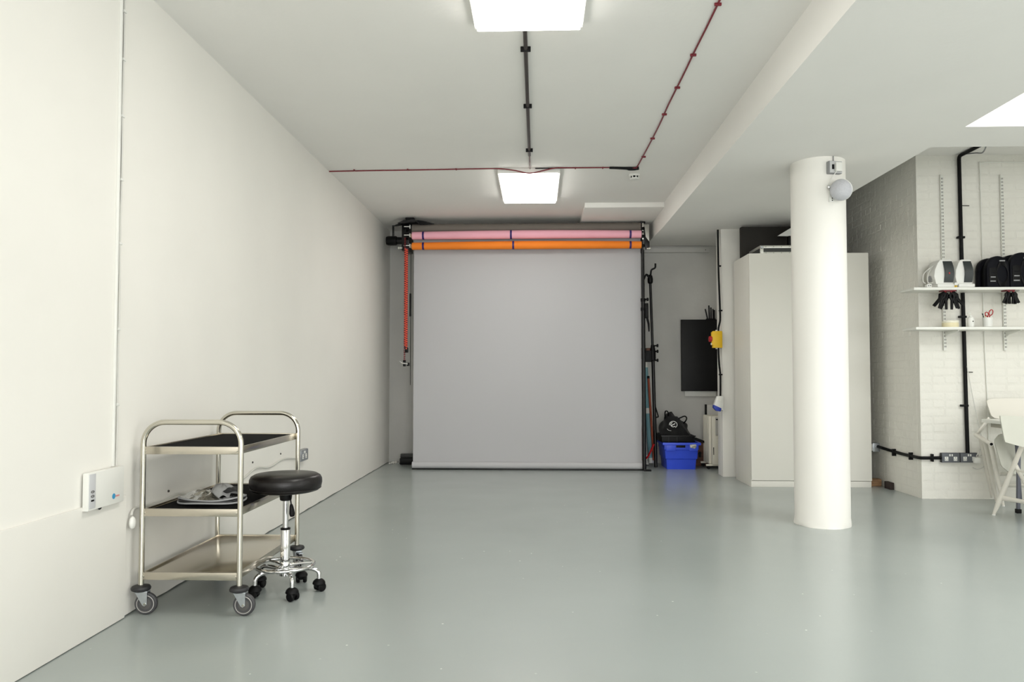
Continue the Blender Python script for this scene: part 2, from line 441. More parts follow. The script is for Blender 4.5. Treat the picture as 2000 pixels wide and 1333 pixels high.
# ------------------------------------------------------------------ ceiling lamps
def ceiling_lamp(x0, x1, y0, y1, z, label, group='square ceiling light panels'):
    t = thing('ceiling_light', label, 'light', ((x0+x1)/2, (y0+y1)/2, z-.045), group)
    m = M(); w = .014
    m.box(x0, x1, y0, y0+w, z-.045, z); m.box(x0, x1, y1-w, y1, z-.045, z)
    m.box(x0, x0+w, y0+w, y1-w, z-.045, z); m.box(x1-w, x1, y0+w, y1-w, z-.045, z)
    m.box(x0+w, x1-w, y0+w, y1-w, z-.012, z)
    m.build('frame', WHITEP, t, bevel=.001)
    M().rbox(x0+w, x1-w, y0+w, y1-w, z-.066, z-.034, .006).build('diffuser', DIFF, t)
    return t
ceiling_lamp(-.366, .208, 6.745, 7.87, ZC, 'glowing white ceiling light panel nearer the paper rolls, at the end of the black conduit')
ceiling_lamp(-.335, .243, 2.77, 3.90, ZC, 'glowing white ceiling light panel at the top edge of the view, nearest the camera')
ceiling_lamp(-.345, .250, -1.3, -.1, ZC, 'glowing white ceiling light panel behind the camera')

# black conduit between the lamps, red cables
def clips(m, pts, w=.02, t=.004, along=(0, 1, 0), z=ZC):
    pass
t = thing('ceiling_conduit', 'black conduit running along the ceiling between the two light panels', 'conduit', (-.068, 5.3, ZC-.02))
M().tube([(-.067, 3.94, ZC-.014), (-.0675, 5, ZC-.014), (-.068, 6.3, ZC-.014)], .012, 10).build('pipe', mat('dark_conduit', (56, 50, 48), .5, noise=.1), t)
M().tube([(-.068, 6.3, ZC-.009), (-.068, 6.5, ZC-.009), (-.068, 6.72, ZC-.009)], .006, 8).build('cable', mat('brown_cable', (96, 62, 58), .5, noise=.1), t)
for y in (4.22, 5.13, 6.15):
    M().rbox(-.097, -.038, y-.007, y+.007, ZC-.029, ZC, .002).build('clip', BLACK, t)
t = thing('red_cable', 'dark red fire cable clipped along the ceiling, turning the corner at the smoke detector', 'cable', (.917, 6.72, ZC-.01))
pts = [(.925, 3.0, ZC-.006)]+[(.925+random.uniform(-.003, .003), 3.4+.3*i, ZC-.006) for i in range(10)]+[(.914, 6.60, ZC-.007), (.905, 6.72, ZC-.014)]
M().tube(spline(pts, 4), .0055, 8).build('cable', RED, t)
crs = [(.905, 6.72, ZC-.012), (.84, 6.735, ZC-.013), (.7, 6.725, ZC-.007), (.3, 6.722, ZC-.006), (.14, 6.722, ZC-.007), (.03, 6.742, ZC-.01), (-.07, 6.70+.055, ZC-.012), (-.2, 6.74, ZC-.008), (-.35, 6.728, ZC-.006)]
crs += [(-.6-.27*i, 6.73+random.uniform(-.004, .004)+.006*i, ZC-.006) for i in range(5)]+[(XL+.005, 6.765, ZC-.006)]
crs[6] = (-.07, 6.712, ZC-.055); crs[5] = (.06, 6.712, ZC-.03); crs[7] = (-.2, 6.71, ZC-.03); crs[4] = (.17, 6.715, ZC-.008)
M().tube(spline(crs, 4), .0055, 8).build('cable', RED, t)
M().tube([(.90, 6.728, ZC-.006), (-.02, 6.728, ZC-.006)], .0045, 6).build('cable', BLACK, t)
M().tube(spline([(.93, 6.73, ZC-.012), (.87, 6.74, ZC-.016), (.78, 6.73, ZC-.012), (.66, 6.724, ZC-.007)], 5), [.016]*8+[.012]*8, 8).build('junction_sleeve', BLACK, t)
for y in (3.75, 4.35, 4.85, 5.35, 5.9, 6.4):
    M().rbox(.908, .944, y-.006, y+.006, ZC-.014, ZC, .002).build('clip', RED, t)
for x in (-1.7, -1.2, -.75, .35, .6):
    M().rbox(x-.006, x+.006, 6.718, 6.746, ZC-.013, ZC, .002).build('clip', RED, t)
t = thing('smoke_detector', 'small round white smoke detector on the ceiling by the red cable corner', 'smoke detector', (.925, 7.0, ZC-.045))
M().lathe([(.052, 0), (.052, -.012), (.050, -.016)], (.925, 7.0, ZC), (0, 0, 1), 28).build('base', WHITEP, t)
M().lathe([(.036, -.016), (.036, -.034)], (.925, 7.0, ZC), (0, 0, 1), 24).build('sensor_core', BLACK, t)
for k in range(8):
    a = 2*PI*k/8+.2; m = M(); m.box(-.005, .005, -.003, .003, -.036, -.014, Matrix.Translation((.925+.042*math.cos(a), 7.0+.042*math.sin(a), ZC)) @ Matrix.Rotation(a+PI/2, 4, 'Z'))
    m.build('rib', WHITEP, t)
M().lathe([(.044, -.034), (.040, -.044), (.02, -.049)], (.925, 7.0, ZC), (0, 0, 1), 28).build('cap', WHITEP, t)

# ------------------------------------------------------------------ left wall fittings
t = thing('wall_trunking', 'thin white cable trunking running up the near left wall', 'cable trunking', (XL, 3.345, .72))
z0 = .725
m = M(); m.rbox(XL, XL+.012, 3.322, 3.334, z0, ZC, .002); m.build('strip', WHITEP, t)
ptsw = [(XL+.006, 3.352+.003*math.sin(i*1.7), z0+(ZC-z0)*i/14) for i in range(15)]
M().tube(spline(ptsw, 3), .0045, 8).build('cable', CABLEW, t)
M().tube([(XL+.0035, 3.342, 1.95), (XL+.0035, 3.343, 2.5), (XL+.0035, 3.341, ZC)], .0035, 6).build('gap_cable', mat('dark_gap_cable', (90, 82, 74), .7, noise=.2), t)
for z in (1.0, 1.35, 1.75, 2.05, 2.35, 2.62, 2.85):
    M().rbox(XL, XL+.014, 3.340, 3.362, z, z+.012, .003).build('clip', WHITEP, t)

t = thing('router_box', 'flat white router box with a blue round emblem low on the near left wall', 'router', (XL+.01, 3.235, .55))
M().rbox(XL+.008, XL+.034, 3.100, 3.372, .560, .722, .004).build('case', WHITEP, t)
e = M().rbox(XL+.0335, XL+.036, 3.104, 3.150, .568, .716, .001).build('side_panel', mat('pale_grey_plastic', (205, 206, 208), .4, noise=.03), t)
for z in (.640, .621):
    mm = M().tube([(XL+.0365, 3.127+.011*math.cos(a*PI/6), z+.005*math.sin(a*PI/6)) for a in range(12)], .0012, 6, closed=True)
    mm.tube([(XL+.0365, 3.116, z), (XL+.0365, 3.138, z)], .001, 6); mm.build('icon', SLOT, e)
M().rbox(XL+.0355, XL+.038, 3.117, 3.137, .599, .606, .0008).build('port', BLACK, e)
M().lathe([(.0125, 0), (.0125, .0008)], (XL+.034, 3.290, .595), (1, 0, 0), 24).build('emblem', mat('emblem_blue', (60, 150, 196), .4), t)
m = M()
for k in range(5): m.box(XL+.034, XL+.0348, 3.306+.006*k, 3.309+.006*k, .589+(k % 2)*.001, .597)
m.build('emblem_lettering', mat('emblem_red', (206, 96, 96), .5), t)
M().tube(spline([(XL+.02, 3.2, .56), (XL+.018, 3.21, .552), (XL+.02, 3.22, .56)], 4), .004, 8).build('cable_tail', BLACK, t)

def socket(t, c, u, n, w=.146, h=.086, double=True, body=GREYP, plate=ZINC, pat=WHITEP):
    """double switched socket: back box, two sockets with pin holes, rockers. u = along, n = outward"""
    c = Vector(c); u = Vector(u); n = Vector(n); z = Vector((0, 0, 1))
    T = Matrix.Translation(c) @ Matrix((u, n, z)).transposed().to_4x4()
    M().rbox(-w/2, w/2, 0, .032, -h/2, h/2, .004, T).build('back_box', body, t)
    pl = M().rbox(-w/2+.002, w/2-.002, .032, .037, -h/2+.002, h/2-.002, .003, T).build('face_plate', plate, t)
    for sx in (-1, 1):
        q = M().rbox(sx*.040-.016, sx*.040+.016, .0365, .0385, -.028, .010, .002, T).build('outlet', pat, pl)
    for sx in (-1, 1):
        M().rbox(sx*.010-.006, sx*.010+.006, .0365, .041, .014, .034, .002, T).build('switch', pat, pl)
    mm = M()
    for sx in (-1, 1):
        mm.box(sx*.040-.002, sx*.040+.002, .0384, .0389, -.004, .005, T)
        mm.box(sx*.040-.011, sx*.040-.005, .0384, .0389, -.019, -.015, T); mm.box(sx*.040+.005, sx*.040+.011, .0384, .0389, -.019, -.015, T)
    mm.build('pin_holes', BLACK, pl)['kind'] = 'stuff'
t = thing('wall_socket', 'steel double wall socket behind the trolley on the left wall', 'socket', (XL, 6.02, .48))
socket(t, (XL, 6.02, .485), (0, 1, 0), (1, 0, 0), w=.19, h=.095)
wc = spline([(XL+.01, 5.90, .47), (XL+.008, 5.6, .50), (XL+.008, 5.3, .475), (XL+.008, 5.05, .50), (XL+.008, 4.8, .455), (XL+.008, 4.5, .46), (XL+.008, 4.2, .44), (XL+.008, 3.95, .50), (XL+.008, 3.75, .485), (XL+.01, 3.52, .5), (XL+.016, 3.47, .475)], 5)
t = thing('wall_cable', 'slack white cable clipped low along the left wall behind the trolley', 'cable', (XL, 4.7, .45))
M().tube(wc, .006, 8).build('cable', CABLEW, t)
for y, z in ((5.55, .545), (5.0, .545), (4.45, .52), (3.85, .53)):
    M().lathe([(.007, 0), (.006, .006)], (XL, y, z), (1, 0, 0), 10).build('screw', SLOT, t)
m = M().ell((XL+.022, 3.47, .44), .014, .02, .03); m.build('plug', WHITEP, t)

# ------------------------------------------------------------------ steel trolley
TX0, TX1, TY0, TY1 = -1.897, -1.421, 3.50, 4.34
t = trolley = thing('steel_trolley', 'three-tier stainless steel trolley with black shelf mats against the left wall', 'trolley', ((TX0+TX1)/2, (TY0+TY1)/2, 0))
PR = .0130; ZT = .916
for y in (TY0, TY1):
    r = .105
    path = [(TX0, y, .135), (TX0, y, .5)]+arc((TX0+r, y, ZT-r), r, PI, PI/2, (1, 0, 0), (0, 0, 1), 9)+arc((TX1-r, y, ZT-r), r, PI/2, 0, (1, 0, 0), (0, 0, 1), 9)+[(TX1, y, .5), (TX1, y, .135)]
    M().tube(path, PR, 16).build('end_frame', STEEL, t)
def shelf(z, matted):
    m = M(); h = .036; w = .006
    x0, x1, y0, y1 = TX0+PR*.6, TX1-PR*.6, TY0+PR*.2, TY1-PR*.2
    # pan with folded edges
    m.box(x0, x1, y0-.008, y0+w, z-h, z); m.box(x0, x1, y1-w, y1+.008, z-h, z)
    m.box(x0, x0+w, y0+w, y1-w, z-h, z); m.box(x1-w, x1, y0+w, y1-w, z-h, z)
    m.box(x0+w, x1-w, y0+w, y1-w, z-.012, z-.009)
    o = m.build('shelf', SHEET, t, bevel=.0015)
    if matted:
        M().rbox(x0+.03, x1-.010, y0+.03, y1-.03, z-.009, z-.003, .002).build('mat', MATT, o)
    return o
for z, k in ((.798, 1), (.502, 1), (.200, 0)): shelf(z, k)
for z in (.78, .484, .182):
    for x in (TX0, TX1):
        for y in (TY0, TY1):
            sx = 1 if x == TX0 else -1
            M().cyl((x+sx*.010, y, z), (x+sx*.018, y, z), .008, 10).build('weld_collar', STEEL, t)
def caster(x, y, ang):
    c = M().lathe([(.0, .112), (.030, .110), (.043, .117), (.045, .125), (.040, .134), (.016, .140)], (x, y, 0), (0, 0, 1), 28).build('bumper', DRUBBER, t)
    T = Matrix.Translation((x, y, 0)) @ Matrix.Rotation(ang, 4, 'Z')
    m = M()                                  # fork: top plate and two tapering cheeks; the wheel trails along local +x
    m.rbox(-.022, .036, -.018, .018, .104, .112, .002, T)
    for s in (-1, 1):
        y0, y1 = (s*.0165, s*.0195) if s > 0 else (s*.0195, s*.0165)
        vs = [(-.020, .108), (.036, .108), (.036, .050), (.024, .042), (.014, .048)]
        n = len(vs); P = [T @ Vector((a, y0, b)) for a, b in vs]+[T @ Vector((a, y1, b)) for a, b in vs]
        m.add(P, [tuple(range(n)), tuple(reversed(range(n, 2*n)))]+[(i, i+n, (i+1) % n+n, (i+1) % n) for i in range(n)])
    fk = m.build('caster_fork', ZINC, t)
    ax = (T.to_3x3() @ Vector((0, 1, 0))); cc = T @ Vector((.026, 0, .052))
    wl = M().lathe([(.041, -.013), (.047, -.0135), (.0515, -.008), (.052, 0), (.0515, .008), (.047, .0135), (.041, .013)], cc, ax, 36).build('wheel', RUBBER, t)
    M().lathe([(.006, -.0145), (.012, -.0140), (.034, -.0125), (.036, -.0142), (.0405, -.0142), (.0405, .0142), (.036, .0142), (.034, .0125), (.012, .0140), (.006, .0145)], cc, ax, 32).build('wheel_hub', HUBG, wl)
    hu = Vector((0, 0, 1)); hw = ax.cross(hu); hr = M()
    for s in (-1, 1): hr.tube([cc+ax*s*.0138+hu*.0395*math.cos(2*PI*q/36)+hw*.0395*math.sin(2*PI*q/36) for q in range(36)], .0016, 6, closed=True)
    hr.build('hub_ring', mat('pale_ring', (190, 188, 184), .5), wl)
    M().cyl(cc-ax*.023, cc+ax*.023, .006, 12).build('axle_bolt', STEEL, fk)
    return T
caster(TX0, TY0, .10); caster(TX1, TY0, .02)
T = caster(TX1, TY1, -.9); caster(TX0, TY1, .5)
M().rbox(.02, .075, -.014, .014, .100, .106, .002, T).build('brake_pedal', ZINC, t)

# collapsed reflectors on the middle shelf
def reflector():
    c = Vector((-1.645, 3.70, .503))
    t = thing('folded_reflector', 'crumpled silver and grey folding reflectors lying on the trolley\'s middle shelf', 'reflector', c)
    a = lambda k, r1, r2, z, ph: Vector((c.x+r1*math.cos(k), c.y+r2*math.sin(k), z+.004*math.sin(3*k+ph)))
    for i, (rx, ry, z, ph, mt) in enumerate(((.165, .135, .512, 0, GREYP), (.160, .132, .520, 1, DRUBBER), (.163, .130, .529, 2.2, GREYP))):
        M().tube([a(2*PI*k/40, rx, ry, z, ph) for k in range(40)], .0048, 8, closed=True).build('rim', mt, t)
    def sil(u, v):
        k = 2*PI*u; r = v
        z = .530+.020*(1-r*r)+.010*math.sin(6*k+4*r)*r*(1-r)*2+.007*math.sin(11*k-6*r)*r*(1-r)*3+.012*math.sin(3*k)*r*(1-r)*4
        return (c.x+.160*r*math.cos(k), c.y+.125*r*math.sin(k), max(z, .525))
    M().grid(sil, 48, 12).build('silver_cloth', SILVER, t)
    def grey(u, v):
        k = 2*PI*u; r = v; q = 1+.18*math.sin(3*k+.5)+.08*math.sin(7*k)
        z = .552+.040*(1-r*r)**.7+.008*math.sin(7*k+3*r)*r-.018*r**4
        return (c.x+.045+.070*r*q*math.cos(k), c.y+.01+.07*r*q*math.sin(k), z)
    M().grid(grey, 48, 10).build('grey_cloth', GREYF, t)
    M().grid(lambda u, v: (c.x+.095+.05*v*math.cos(2*PI*u), c.y+.02+.07*v*math.sin(2*PI*u), .556+.02*(1-v*v)+.004*math.sin(10*PI*u)*v), 30, 6).build('black_cloth', FABB, t)
reflector()

# ------------------------------------------------------------------ wheeled stool
SXC, SYC = -1.335, 3.89
t = thing('wheeled_stool', 'round black padded stool on a chrome wheeled base in front of the trolley', 'stool', (SXC, SYC, 0))
seat = M().lathe([(.02, .528), (.150, .528), (.170, .534), (.182, .550), (.187, .572), (.186, .592), (.178, .608), (.160, .618), (.10, .624), (.03, .622), (.0, .621)], (SXC, SYC, 0), (0, 0, 1), 56).build('seat', LEATH, t, smooth=60)
M().tube([(SXC+.1795*math.cos(2*PI*k/56), SYC+.1795*math.sin(2*PI*k/56), .545) for k in range(56)], .003, 8, closed=True).build('piping', LEATH, seat)
M().lathe([(.060, .529), (.058, .522), (.034, .518), (.030, .482), (.024, .478)], (SXC, SYC, 0), (0, 0, 1), 24).build('seat_mount', BLACK, t)
M().lathe([(.0145, .30), (.0145, .48)], (SXC, SYC, 0), (0, 0, 1), 20).build('gas_lift', mat('satin_steel', (206, 206, 206), .2, 1), t)
M().lathe([(.018, .155), (.025, .158), (.025, .325), (.022, .331), (.015, .333)], (SXC, SYC, 0), (0, 0, 1), 28).build('column_sleeve', CHROME, t)
M().lathe([(.0255, .3255), (.0255, .3335), (.016, .336)], (SXC, SYC, 0), (0, 0, 1), 28).build('sleeve_collar', BLACK, t)
M().lathe([(.022, .083), (.027, .086), (.027, .150), (.024, .158)], (SXC, SYC, 0), (0, 0, 1), 28).build('hub', CHROME, t)
lv = M().tube(spline([(SXC+.02, SYC-.01, .515), (SXC+.035, SYC-.03, .49), (SXC+.042, SYC-.035, .455)], 4), .004, 8).build('height_lever', BLACKM, t)
M().lathe([(.006, 0), (.010, .012), (.013, .032), (.015, .05), (.011, .064), (.002, .067)], (SXC+.041, SYC-.035, .465), (.12, -.05, -1), 16).build('lever_grip', BLACK, lv)
RR = .148; ring = [(SXC+RR*math.cos(2*PI*k/56), SYC+RR*math.sin(2*PI*k/56), .140) for k in range(56)]
M().tube(ring, .0085, 12, closed=True).build('foot_ring', CHROME, t)
feet = [(-1.245, 3.735), (-1.447, 3.765), (-1.495, 3.965), (-1.30, 4.055), (-1.158, 3.905)]
for i, (fx, fy) in enumerate(feet):
    d = Vector((fx-SXC, fy-SYC, 0)); L = d.length; d.normalize()
    P = lambda r, z: Vector((SXC, SYC, z))+d*r
    m = M().tube(fillet([P(.02, .118), P(L-.03, .118), P(L, .100), P(L, .052)], .04, 6), .0105, 12)
    m.build('base_leg', CHROME, t)
    an = math.atan2(d.y, d.x)+[.6, -.9, 1.9, .4, .8][i]
    T = Matrix.Translation((fx, fy, .0)) @ Matrix.Rotation(an, 4, 'Z')
    ca = M().ell((fx, fy, .040), .034, .031, .028, 18, 10, None, lambda q: 1.0 if q.z > -.3 else .85).build('caster_hood', BLACK, t)
    ax = T.to_3x3() @ Vector((0, 1, 0)); cc = T @ Vector((.006, 0, .0235))
    for s in (-1, 1):
        M().lathe([(.008, -.010), (.021, -.009), (.0235, -.004), (.0235, .005), (.019, .010)], cc+ax*s*.018, ax*s, 22).build('caster_wheel', BLACK, ca)
for k in range(3):
    a = k*2*PI/3+.4
    M().tube([(SXC+.02*math.cos(a), SYC+.02*math.sin(a), .140), (SXC+RR*math.cos(a), SYC+RR*math.sin(a), .140)], .006, 8).build('ring_spoke', CHROME, t)

# ------------------------------------------------------------------ paper backdrop system
YR = 8.87; PX0, PX1 = -1.513, 1.250
ZR = {'grey': 2.925, 'pink': 2.822, 'orange': 2.694}
t = thing('grey_paper_backdrop', 'wide grey paper backdrop hanging from its roll down to the floor', 'backdrop', ((PX0+PX1)/2, YR+.07, 0))
M().lathe([(.030, 0), (.055, 0), (.055, 2.763), (.030, 2.763)], (PX0-.01, YR+.02, ZR['grey']), (1, 0, 0), 32).build('paper_roll', GREYROLL, t)
def sheet(u, v):
    x = PX0+u*(PX1-PX0); z = .055+v*(ZR['grey']-.055)
    y = YR+.075+.004*math.sin(u*9+v*3)*(1-v)+.002*math.sin(v*14+u*2)
    return (x, y, z)
M().grid(sheet, 36, 30, .001, (0, 1, 0)).build('paper_sheet', PAPER, t)
tail = M().tube([(PX0-.004, YR+.052, .052), (0, YR+.052, .052), (PX1+.014, YR+.052, .052)], .041, 32).build('rolled_tail', PAPER, t)
M().lathe([(.020, 0), (.026, 0), (.026, .012), (.020, .012)], (PX1+.012, YR+.052, .052), (1, 0, 0), 20).build('core_end', WHITEP, tail)
M().rbox(PX0-.004, PX1+.012, YR+.02, YR+.10, .003, .016, .004).build('weight_bar', BLACKM, t)
for nm, mt, zz, lb in (('pink_paper_roll', PINK, ZR['pink'], 'pink paper roll with dark purple tape bands, above the orange roll'),
                       ('orange_paper_roll', ORANGE, ZR['orange'], 'orange paper roll with dark purple tape bands, lowest of the rolls')):
    c = Vector((PX0, YR-.03, zz)); t = thing(nm, lb, 'paper roll', c, 'coloured paper rolls')
    L = PX1-PX0-.01; sag = .010
    def cen(x): return Vector((PX0+x, YR-.05, zz+.004-sag*4*(x/L)*(1-x/L)*-.6))
    r = .049 if nm[0] == 'p' else .046
    M().tube([cen(L*k/16) for k in range(17)], [r-.003+.006*math.sin(PI*k/16) for k in range(17)], 32).build('roll', mt, t)
    M().tube([cen(-.02), cen(0)], .024, 20).build('core', mat('cardboard_core', (176, 150, 116), .8, noise=.1), t)
    for x in (.135, L*.434 if nm[0] == 'p' else L*.444, L-.13):
        M().tube([cen(x-.012), cen(x+.012)], r-.003+.006*math.sin(PI*x/L)+.0014, 32, caps=False).build('tape_band', PURPLE, t)
# hanging brackets
t = thing('left_roll_bracket', 'black wall bracket with three white pegs holding the left ends of the rolls', 'bracket', (-1.60, YR, 2.64))
M().rbox(-1.655, -1.562, YR+.02, YR+.30, 2.66, 2.99, .004).build('side_plate', BLACKM, t)
M().rbox(-1.66, -1.55, YR+.10, YR+.20, 2.95, ZC, .004).build('ceiling_foot', BLACKM, t)
for zz in (ZR['grey'], ZR['pink'], ZR['orange']):
    w = M().lathe([(.020, 0), (.038, .003), (.038, .012), (.030, .017), (.038, .022), (.038, .031), (.02, .034)], (-1.600, YR-.005, zz), (1, 0, 0), 24).build('chain_wheel', BLACK, t)
    M().cyl((-1.615, YR-.045, zz+.014), (-1.545, YR-.045, zz+.014), .006, 12).build('peg', WHITEP, w)
    M().rbox(-1.549, -1.537, YR-.052, YR-.038, zz-.012, zz+.034, .003).build('peg_head', WHITEP, w)
M().lathe([(.010, 0), (.012, .03), (.020, .034), (.020, .05)], (-1.64, YR-.02, ZR['orange']-.01), (-1, 0, 0), 14).build('clamp_knob', ALU, t)
# limp black cloth tied above the bracket
def rag():
    c = Vector((-1.56, YR-.02, 3.0)); m = M()
    def f(u, v):
        k = 2*PI*u; q = 1+.28*math.sin(3*k+.6)+.15*math.sin(5*k+1)
        return (c.x+.03+.20*v*q*math.cos(k), c.y+.10*v*q*math.sin(k), c.z+.02-.05*v*v+.012*math.sin(4*k)*v)
    m.grid(f, 40, 6, .006, (0, 0, 1)); return m
t = thing('black_cloth_bundle', 'ragged black cloth bundle above the left ends of the paper rolls', 'cloth', (-1.56, YR-.02, 2.94))
rag().build('cloth', FABB, t)
M().rbox(-1.60, -1.49, YR-.06, YR+.03, 3.005, ZC, .01).build('knot', FABB, t)
# beaded chains
def bead_chain(m, x, y, z0, z1, r=.0085, step=.0235, w=.0):
    n = int((z1-z0)/step)
    for i in range(n): m.lathe([(.3*r, -.7*r), (r, -.45*r), (r, .45*r), (.3*r, .7*r)], (x+w*math.sin(i*.25), y, z0+i*step), (0, 0, 1), 7)
t = thing('roll_chain', 'orange and dark beaded pull chains hanging left of the grey backdrop', 'chain', (-1.585, YR-.05, 1.27))
m = M(); bead_chain(m, -1.576, YR-.064, 1.46, ZR['orange'], .015, .027); m.build('orange_chain', CHAINO, t)['kind'] = 'stuff'
m = M(); bead_chain(m, -1.602, YR-.045, 1.30, ZR['pink'], .011, .022); m.build('dark_chain', CHAINB, t)['kind'] = 'stuff'
m = M(); bead_chain(m, -1.594, YR-.066, 1.5, ZR['orange'], .012, .027); m.build('second_orange_chain', CHAINO, t)['kind'] = 'stuff'
M().tube([(-1.583, YR-.058, 2.68), (-1.583, YR-.058, 1.46)], [(.020, .005)]*2, 8, flat=(1, 0, 0)).build('chain_core', mat('dark_purple_red', (70, 20, 42), .6), t)
M().rbox(-1.592, -1.556, YR-.075, YR-.035, 1.41, 1.47, .006).build('chain_weight', BLACK, t)
M().rbox(-1.618, -1.586, YR-.06, YR-.03, 1.245, 1.32, .006).build('chain_weight', BLACK, t)
M().tube([(-1.66, YR-.05, 1.31), (-1.625, YR-.055, 1.285), (-1.56, YR-.055, 1.275)], [.006, .009, .012], 10).build('crank', CHROME, t)
M().rbox(-1.572, -1.54, YR-.06, YR-.03, 1.25, 1.29, .005).build('crank_clip', BLACK, t)
M().tube([(-1.538, YR, 2.62), (-1.538, YR, 1.02)], .0035, 6).build('cord', BLACK, t)
M().rbox(-1.55, -1.528, YR-.02, YR+.0, 1.85, 2.13, .004).build('cord_grip', BLACK, t)

t = thing('right_roll_bracket', 'black and silver bracket holding the right ends of the rolls', 'bracket', (1.30, YR, 2.63))
M().rbox(1.262, 1.275, YR-.02, YR+.22, 2.64, 2.98, .003).build('side_plate', BLACKM, t)
M().rbox(1.243, 1.30, YR+.02, YR+.10, 2.975, 3.0, .003).build('ceiling_foot', BLACKM, t)
M().tube([(1.27, YR+.06, 2.98), (1.27, YR+.06, ZC-.05)], .02, 12).build('ceiling_stem', BLACKM, t)
for za, zb in ((2.87, 2.965), (2.765, 2.845)):
    M().rbox(1.254, 1.272, YR-.045, YR-.028, za, zb, .003).build('silver_strip', ALU, t)
for zz in (ZR['grey']-.03, ZR['pink']-.02, ZR['orange']-.005):
    M().lathe([(.006, 0), (.020, .004), (.020, .014), (.010, .02)], (1.262, YR-.04, zz), (.3, -1, 0), 16).build('hook_knob', BLACK, t)
M().prism([(1.285, 2.93), (1.30, 2.80), (1.345, 2.74), (1.345, 2.66), (1.30, 2.65), (1.283, 2.72)], YR-.02, YR+.02).build('gusset', BLACKM, t, bevel=.002)
M().rbox(1.278, 1.350, YR+.04, YR+.05, 2.70, 2.965, .002).build('back_plate', ALU, t)
M().lathe([(.010, 0), (.012, .02), (.018, .025), (.018, .045)], (1.31, YR-.03, 2.655), (1, -.3, 0), 14).build('clamp_knob', ALU, t)

# dark fan-shaped lamp head in the corner behind the rolls
t = thing('spot_lamp', 'black cylindrical spot lamp in the far left corner near the ceiling', 'lamp', (-1.82, 9.3, 2.80))
yy = 9.3
M().lathe([(.0, 0), (.052, .005), (.060, .03), (.060, .13), (.048, .14)], (-1.93, yy, 2.855), (1, 0, 0), 24).build('lamp_head', BLACKM, t)
M().lathe([(.045, 0), (.045, .13)], (-1.80, yy, 2.855), (1, 0, 0), 24).build('lamp_body', BLACKM, t)
M().tube(spline([(-1.84, yy, 2.90), (-1.835, yy, 2.98), (-1.85, yy, ZC)], 4), .006, 8).build('cable', BLACK, t)
M().rbox(-1.85, -1.83, yy-.02, yy+.02, 2.90, ZC, .003).build('hanger', BLACKM, t)

# black bars on the floor, left end of the backdrop
t = thing('floor_bars', 'black padded bars lying on the floor behind the left edge of the backdrop', 'bar', (-1.6, 9.4, 0))
M().rbox(-1.755, -.9, 9.36, 9.47, .0, .085, .012).build('lower_bar', BLACKM, t)
M().rbox(-1.750, -.9, 9.38, 9.46, .086, .135, .008).build('upper_bar', mat('dark_grey_metal', (60, 60, 58), .4, .3), t)
M().cyl((-1.775, 9.41, .11), (-1.75, 9.41, .11), .008, 10).build('end_screw', ALU, t)
m = M()
t2 = thing('plaster_rubble', 'small heap of white plaster chips in the far left floor corner', 'rubble', (-1.86, 9.50, 0))
for k in range(14):
    x = -1.90+random.uniform(0, .12); y = 9.42+random.uniform(0, .18); s = random.uniform(.008, .02)
    M().ell((x, y, s*.7), s, s*.8, s*.7, 7, 5, Matrix.Rotation(random.uniform(0, 3), 3, 'Z'), lambda q: random.uniform(.8, 1.15)).build('chip', WALL, t2, smooth=10)

# ------------------------------------------------------------------ stands and tubes right of the backdrop
def stand(name, label, base, top, mats=BLACKM):
    pass
t = thing('backdrop_stand', 'tall black telescopic light stand upright at the right edge of the grey backdrop', 'stand', (1.285, YR-.02, 0))
yb = YR-.02
M().tube([(1.262, yb, 2.64), (1.263, yb, 1.98)], .019, 16).build('upper_tube', BLACKM, t)
M().tube([(1.263, yb, 2.04), (1.266, yb, .02)], .0235, 18).build('lower_tube', BLACKM, t)
for z, r in ((2.04, .030), (1.93, .029)):
    M().lathe([(.018, -.022), (r, -.018), (r, .018), (.018, .022)], (1.263, yb, z), (0, 0, 1), 18).build('collar', BLACK, t)
M().rbox(1.285, 1.325, yb-.018, yb+.018, 1.82, 2.0, .006).build('lock_block', BLACK, t)
M().lathe([(.008, 0), (.009, .02), (.018, .024), (.020, .042), (.012, .048)], (1.28, yb-.01, 2.045), (1, -.2, 0), 14).build('lock_knob', BLACK, t)
M().tube([(1.305, yb-.01, 1.84), (1.325, yb-.012, 1.75), (1.33, yb-.012, 1.66)], [.014, .013, .008], 10).build('lever', BLACK, t)
M().rbox(1.255, 1.345, yb-.03, yb+.02, 0, .022, .006).build('foot', BLACK, t)

yl = 9.14
A = lambda px, py, y=yl: at(px, py, 1, y)
t = thing('boom_stand', 'black boom stand leaning on the back wall, crank handle at its top', 'stand', (A(1279, 905).x, yl, 0))
pt = A(1270, 550); pb = A(1281, 905); pm = A(1275, 690)
M().tube([pt, pm], .016, 14).build('upper_tube', BLACKM, t)
M().tube([pm, (pb.x, pb.y, .012)], .021, 14).build('lower_tube', BLACKM, t)
hd = M().lathe([(.018, -.06), (.032, -.045), (.034, 0), (.026, .04), (.010, .055)], pt+Vector((0, 0, .03)), (0, 0, 1), 16).build('head', BLACK, t)
M().tube(fillet([pt+Vector((0, -.02, .06)), A(1272, 527, yl-.02), A(1280, 524, yl-.03), A(1280, 515, yl-.03)], .02, 4), .011, 10).build('crank_handle', BLACK, hd)
M().tube(fillet([pt+Vector((0, -.02, .03)), A(1262, 535, yl-.02), A(1257, 548, yl-.02)], .02, 4), [.014]*2+[.010]*6, 10).build('arm', BLACK, hd)
cl = M().lathe([(.022, -.10), (.036, -.09), (.036, .0), (.030, .05), (.022, .10)], pm, (0, 0, 1), 16).build('clamp', BLACK, t)
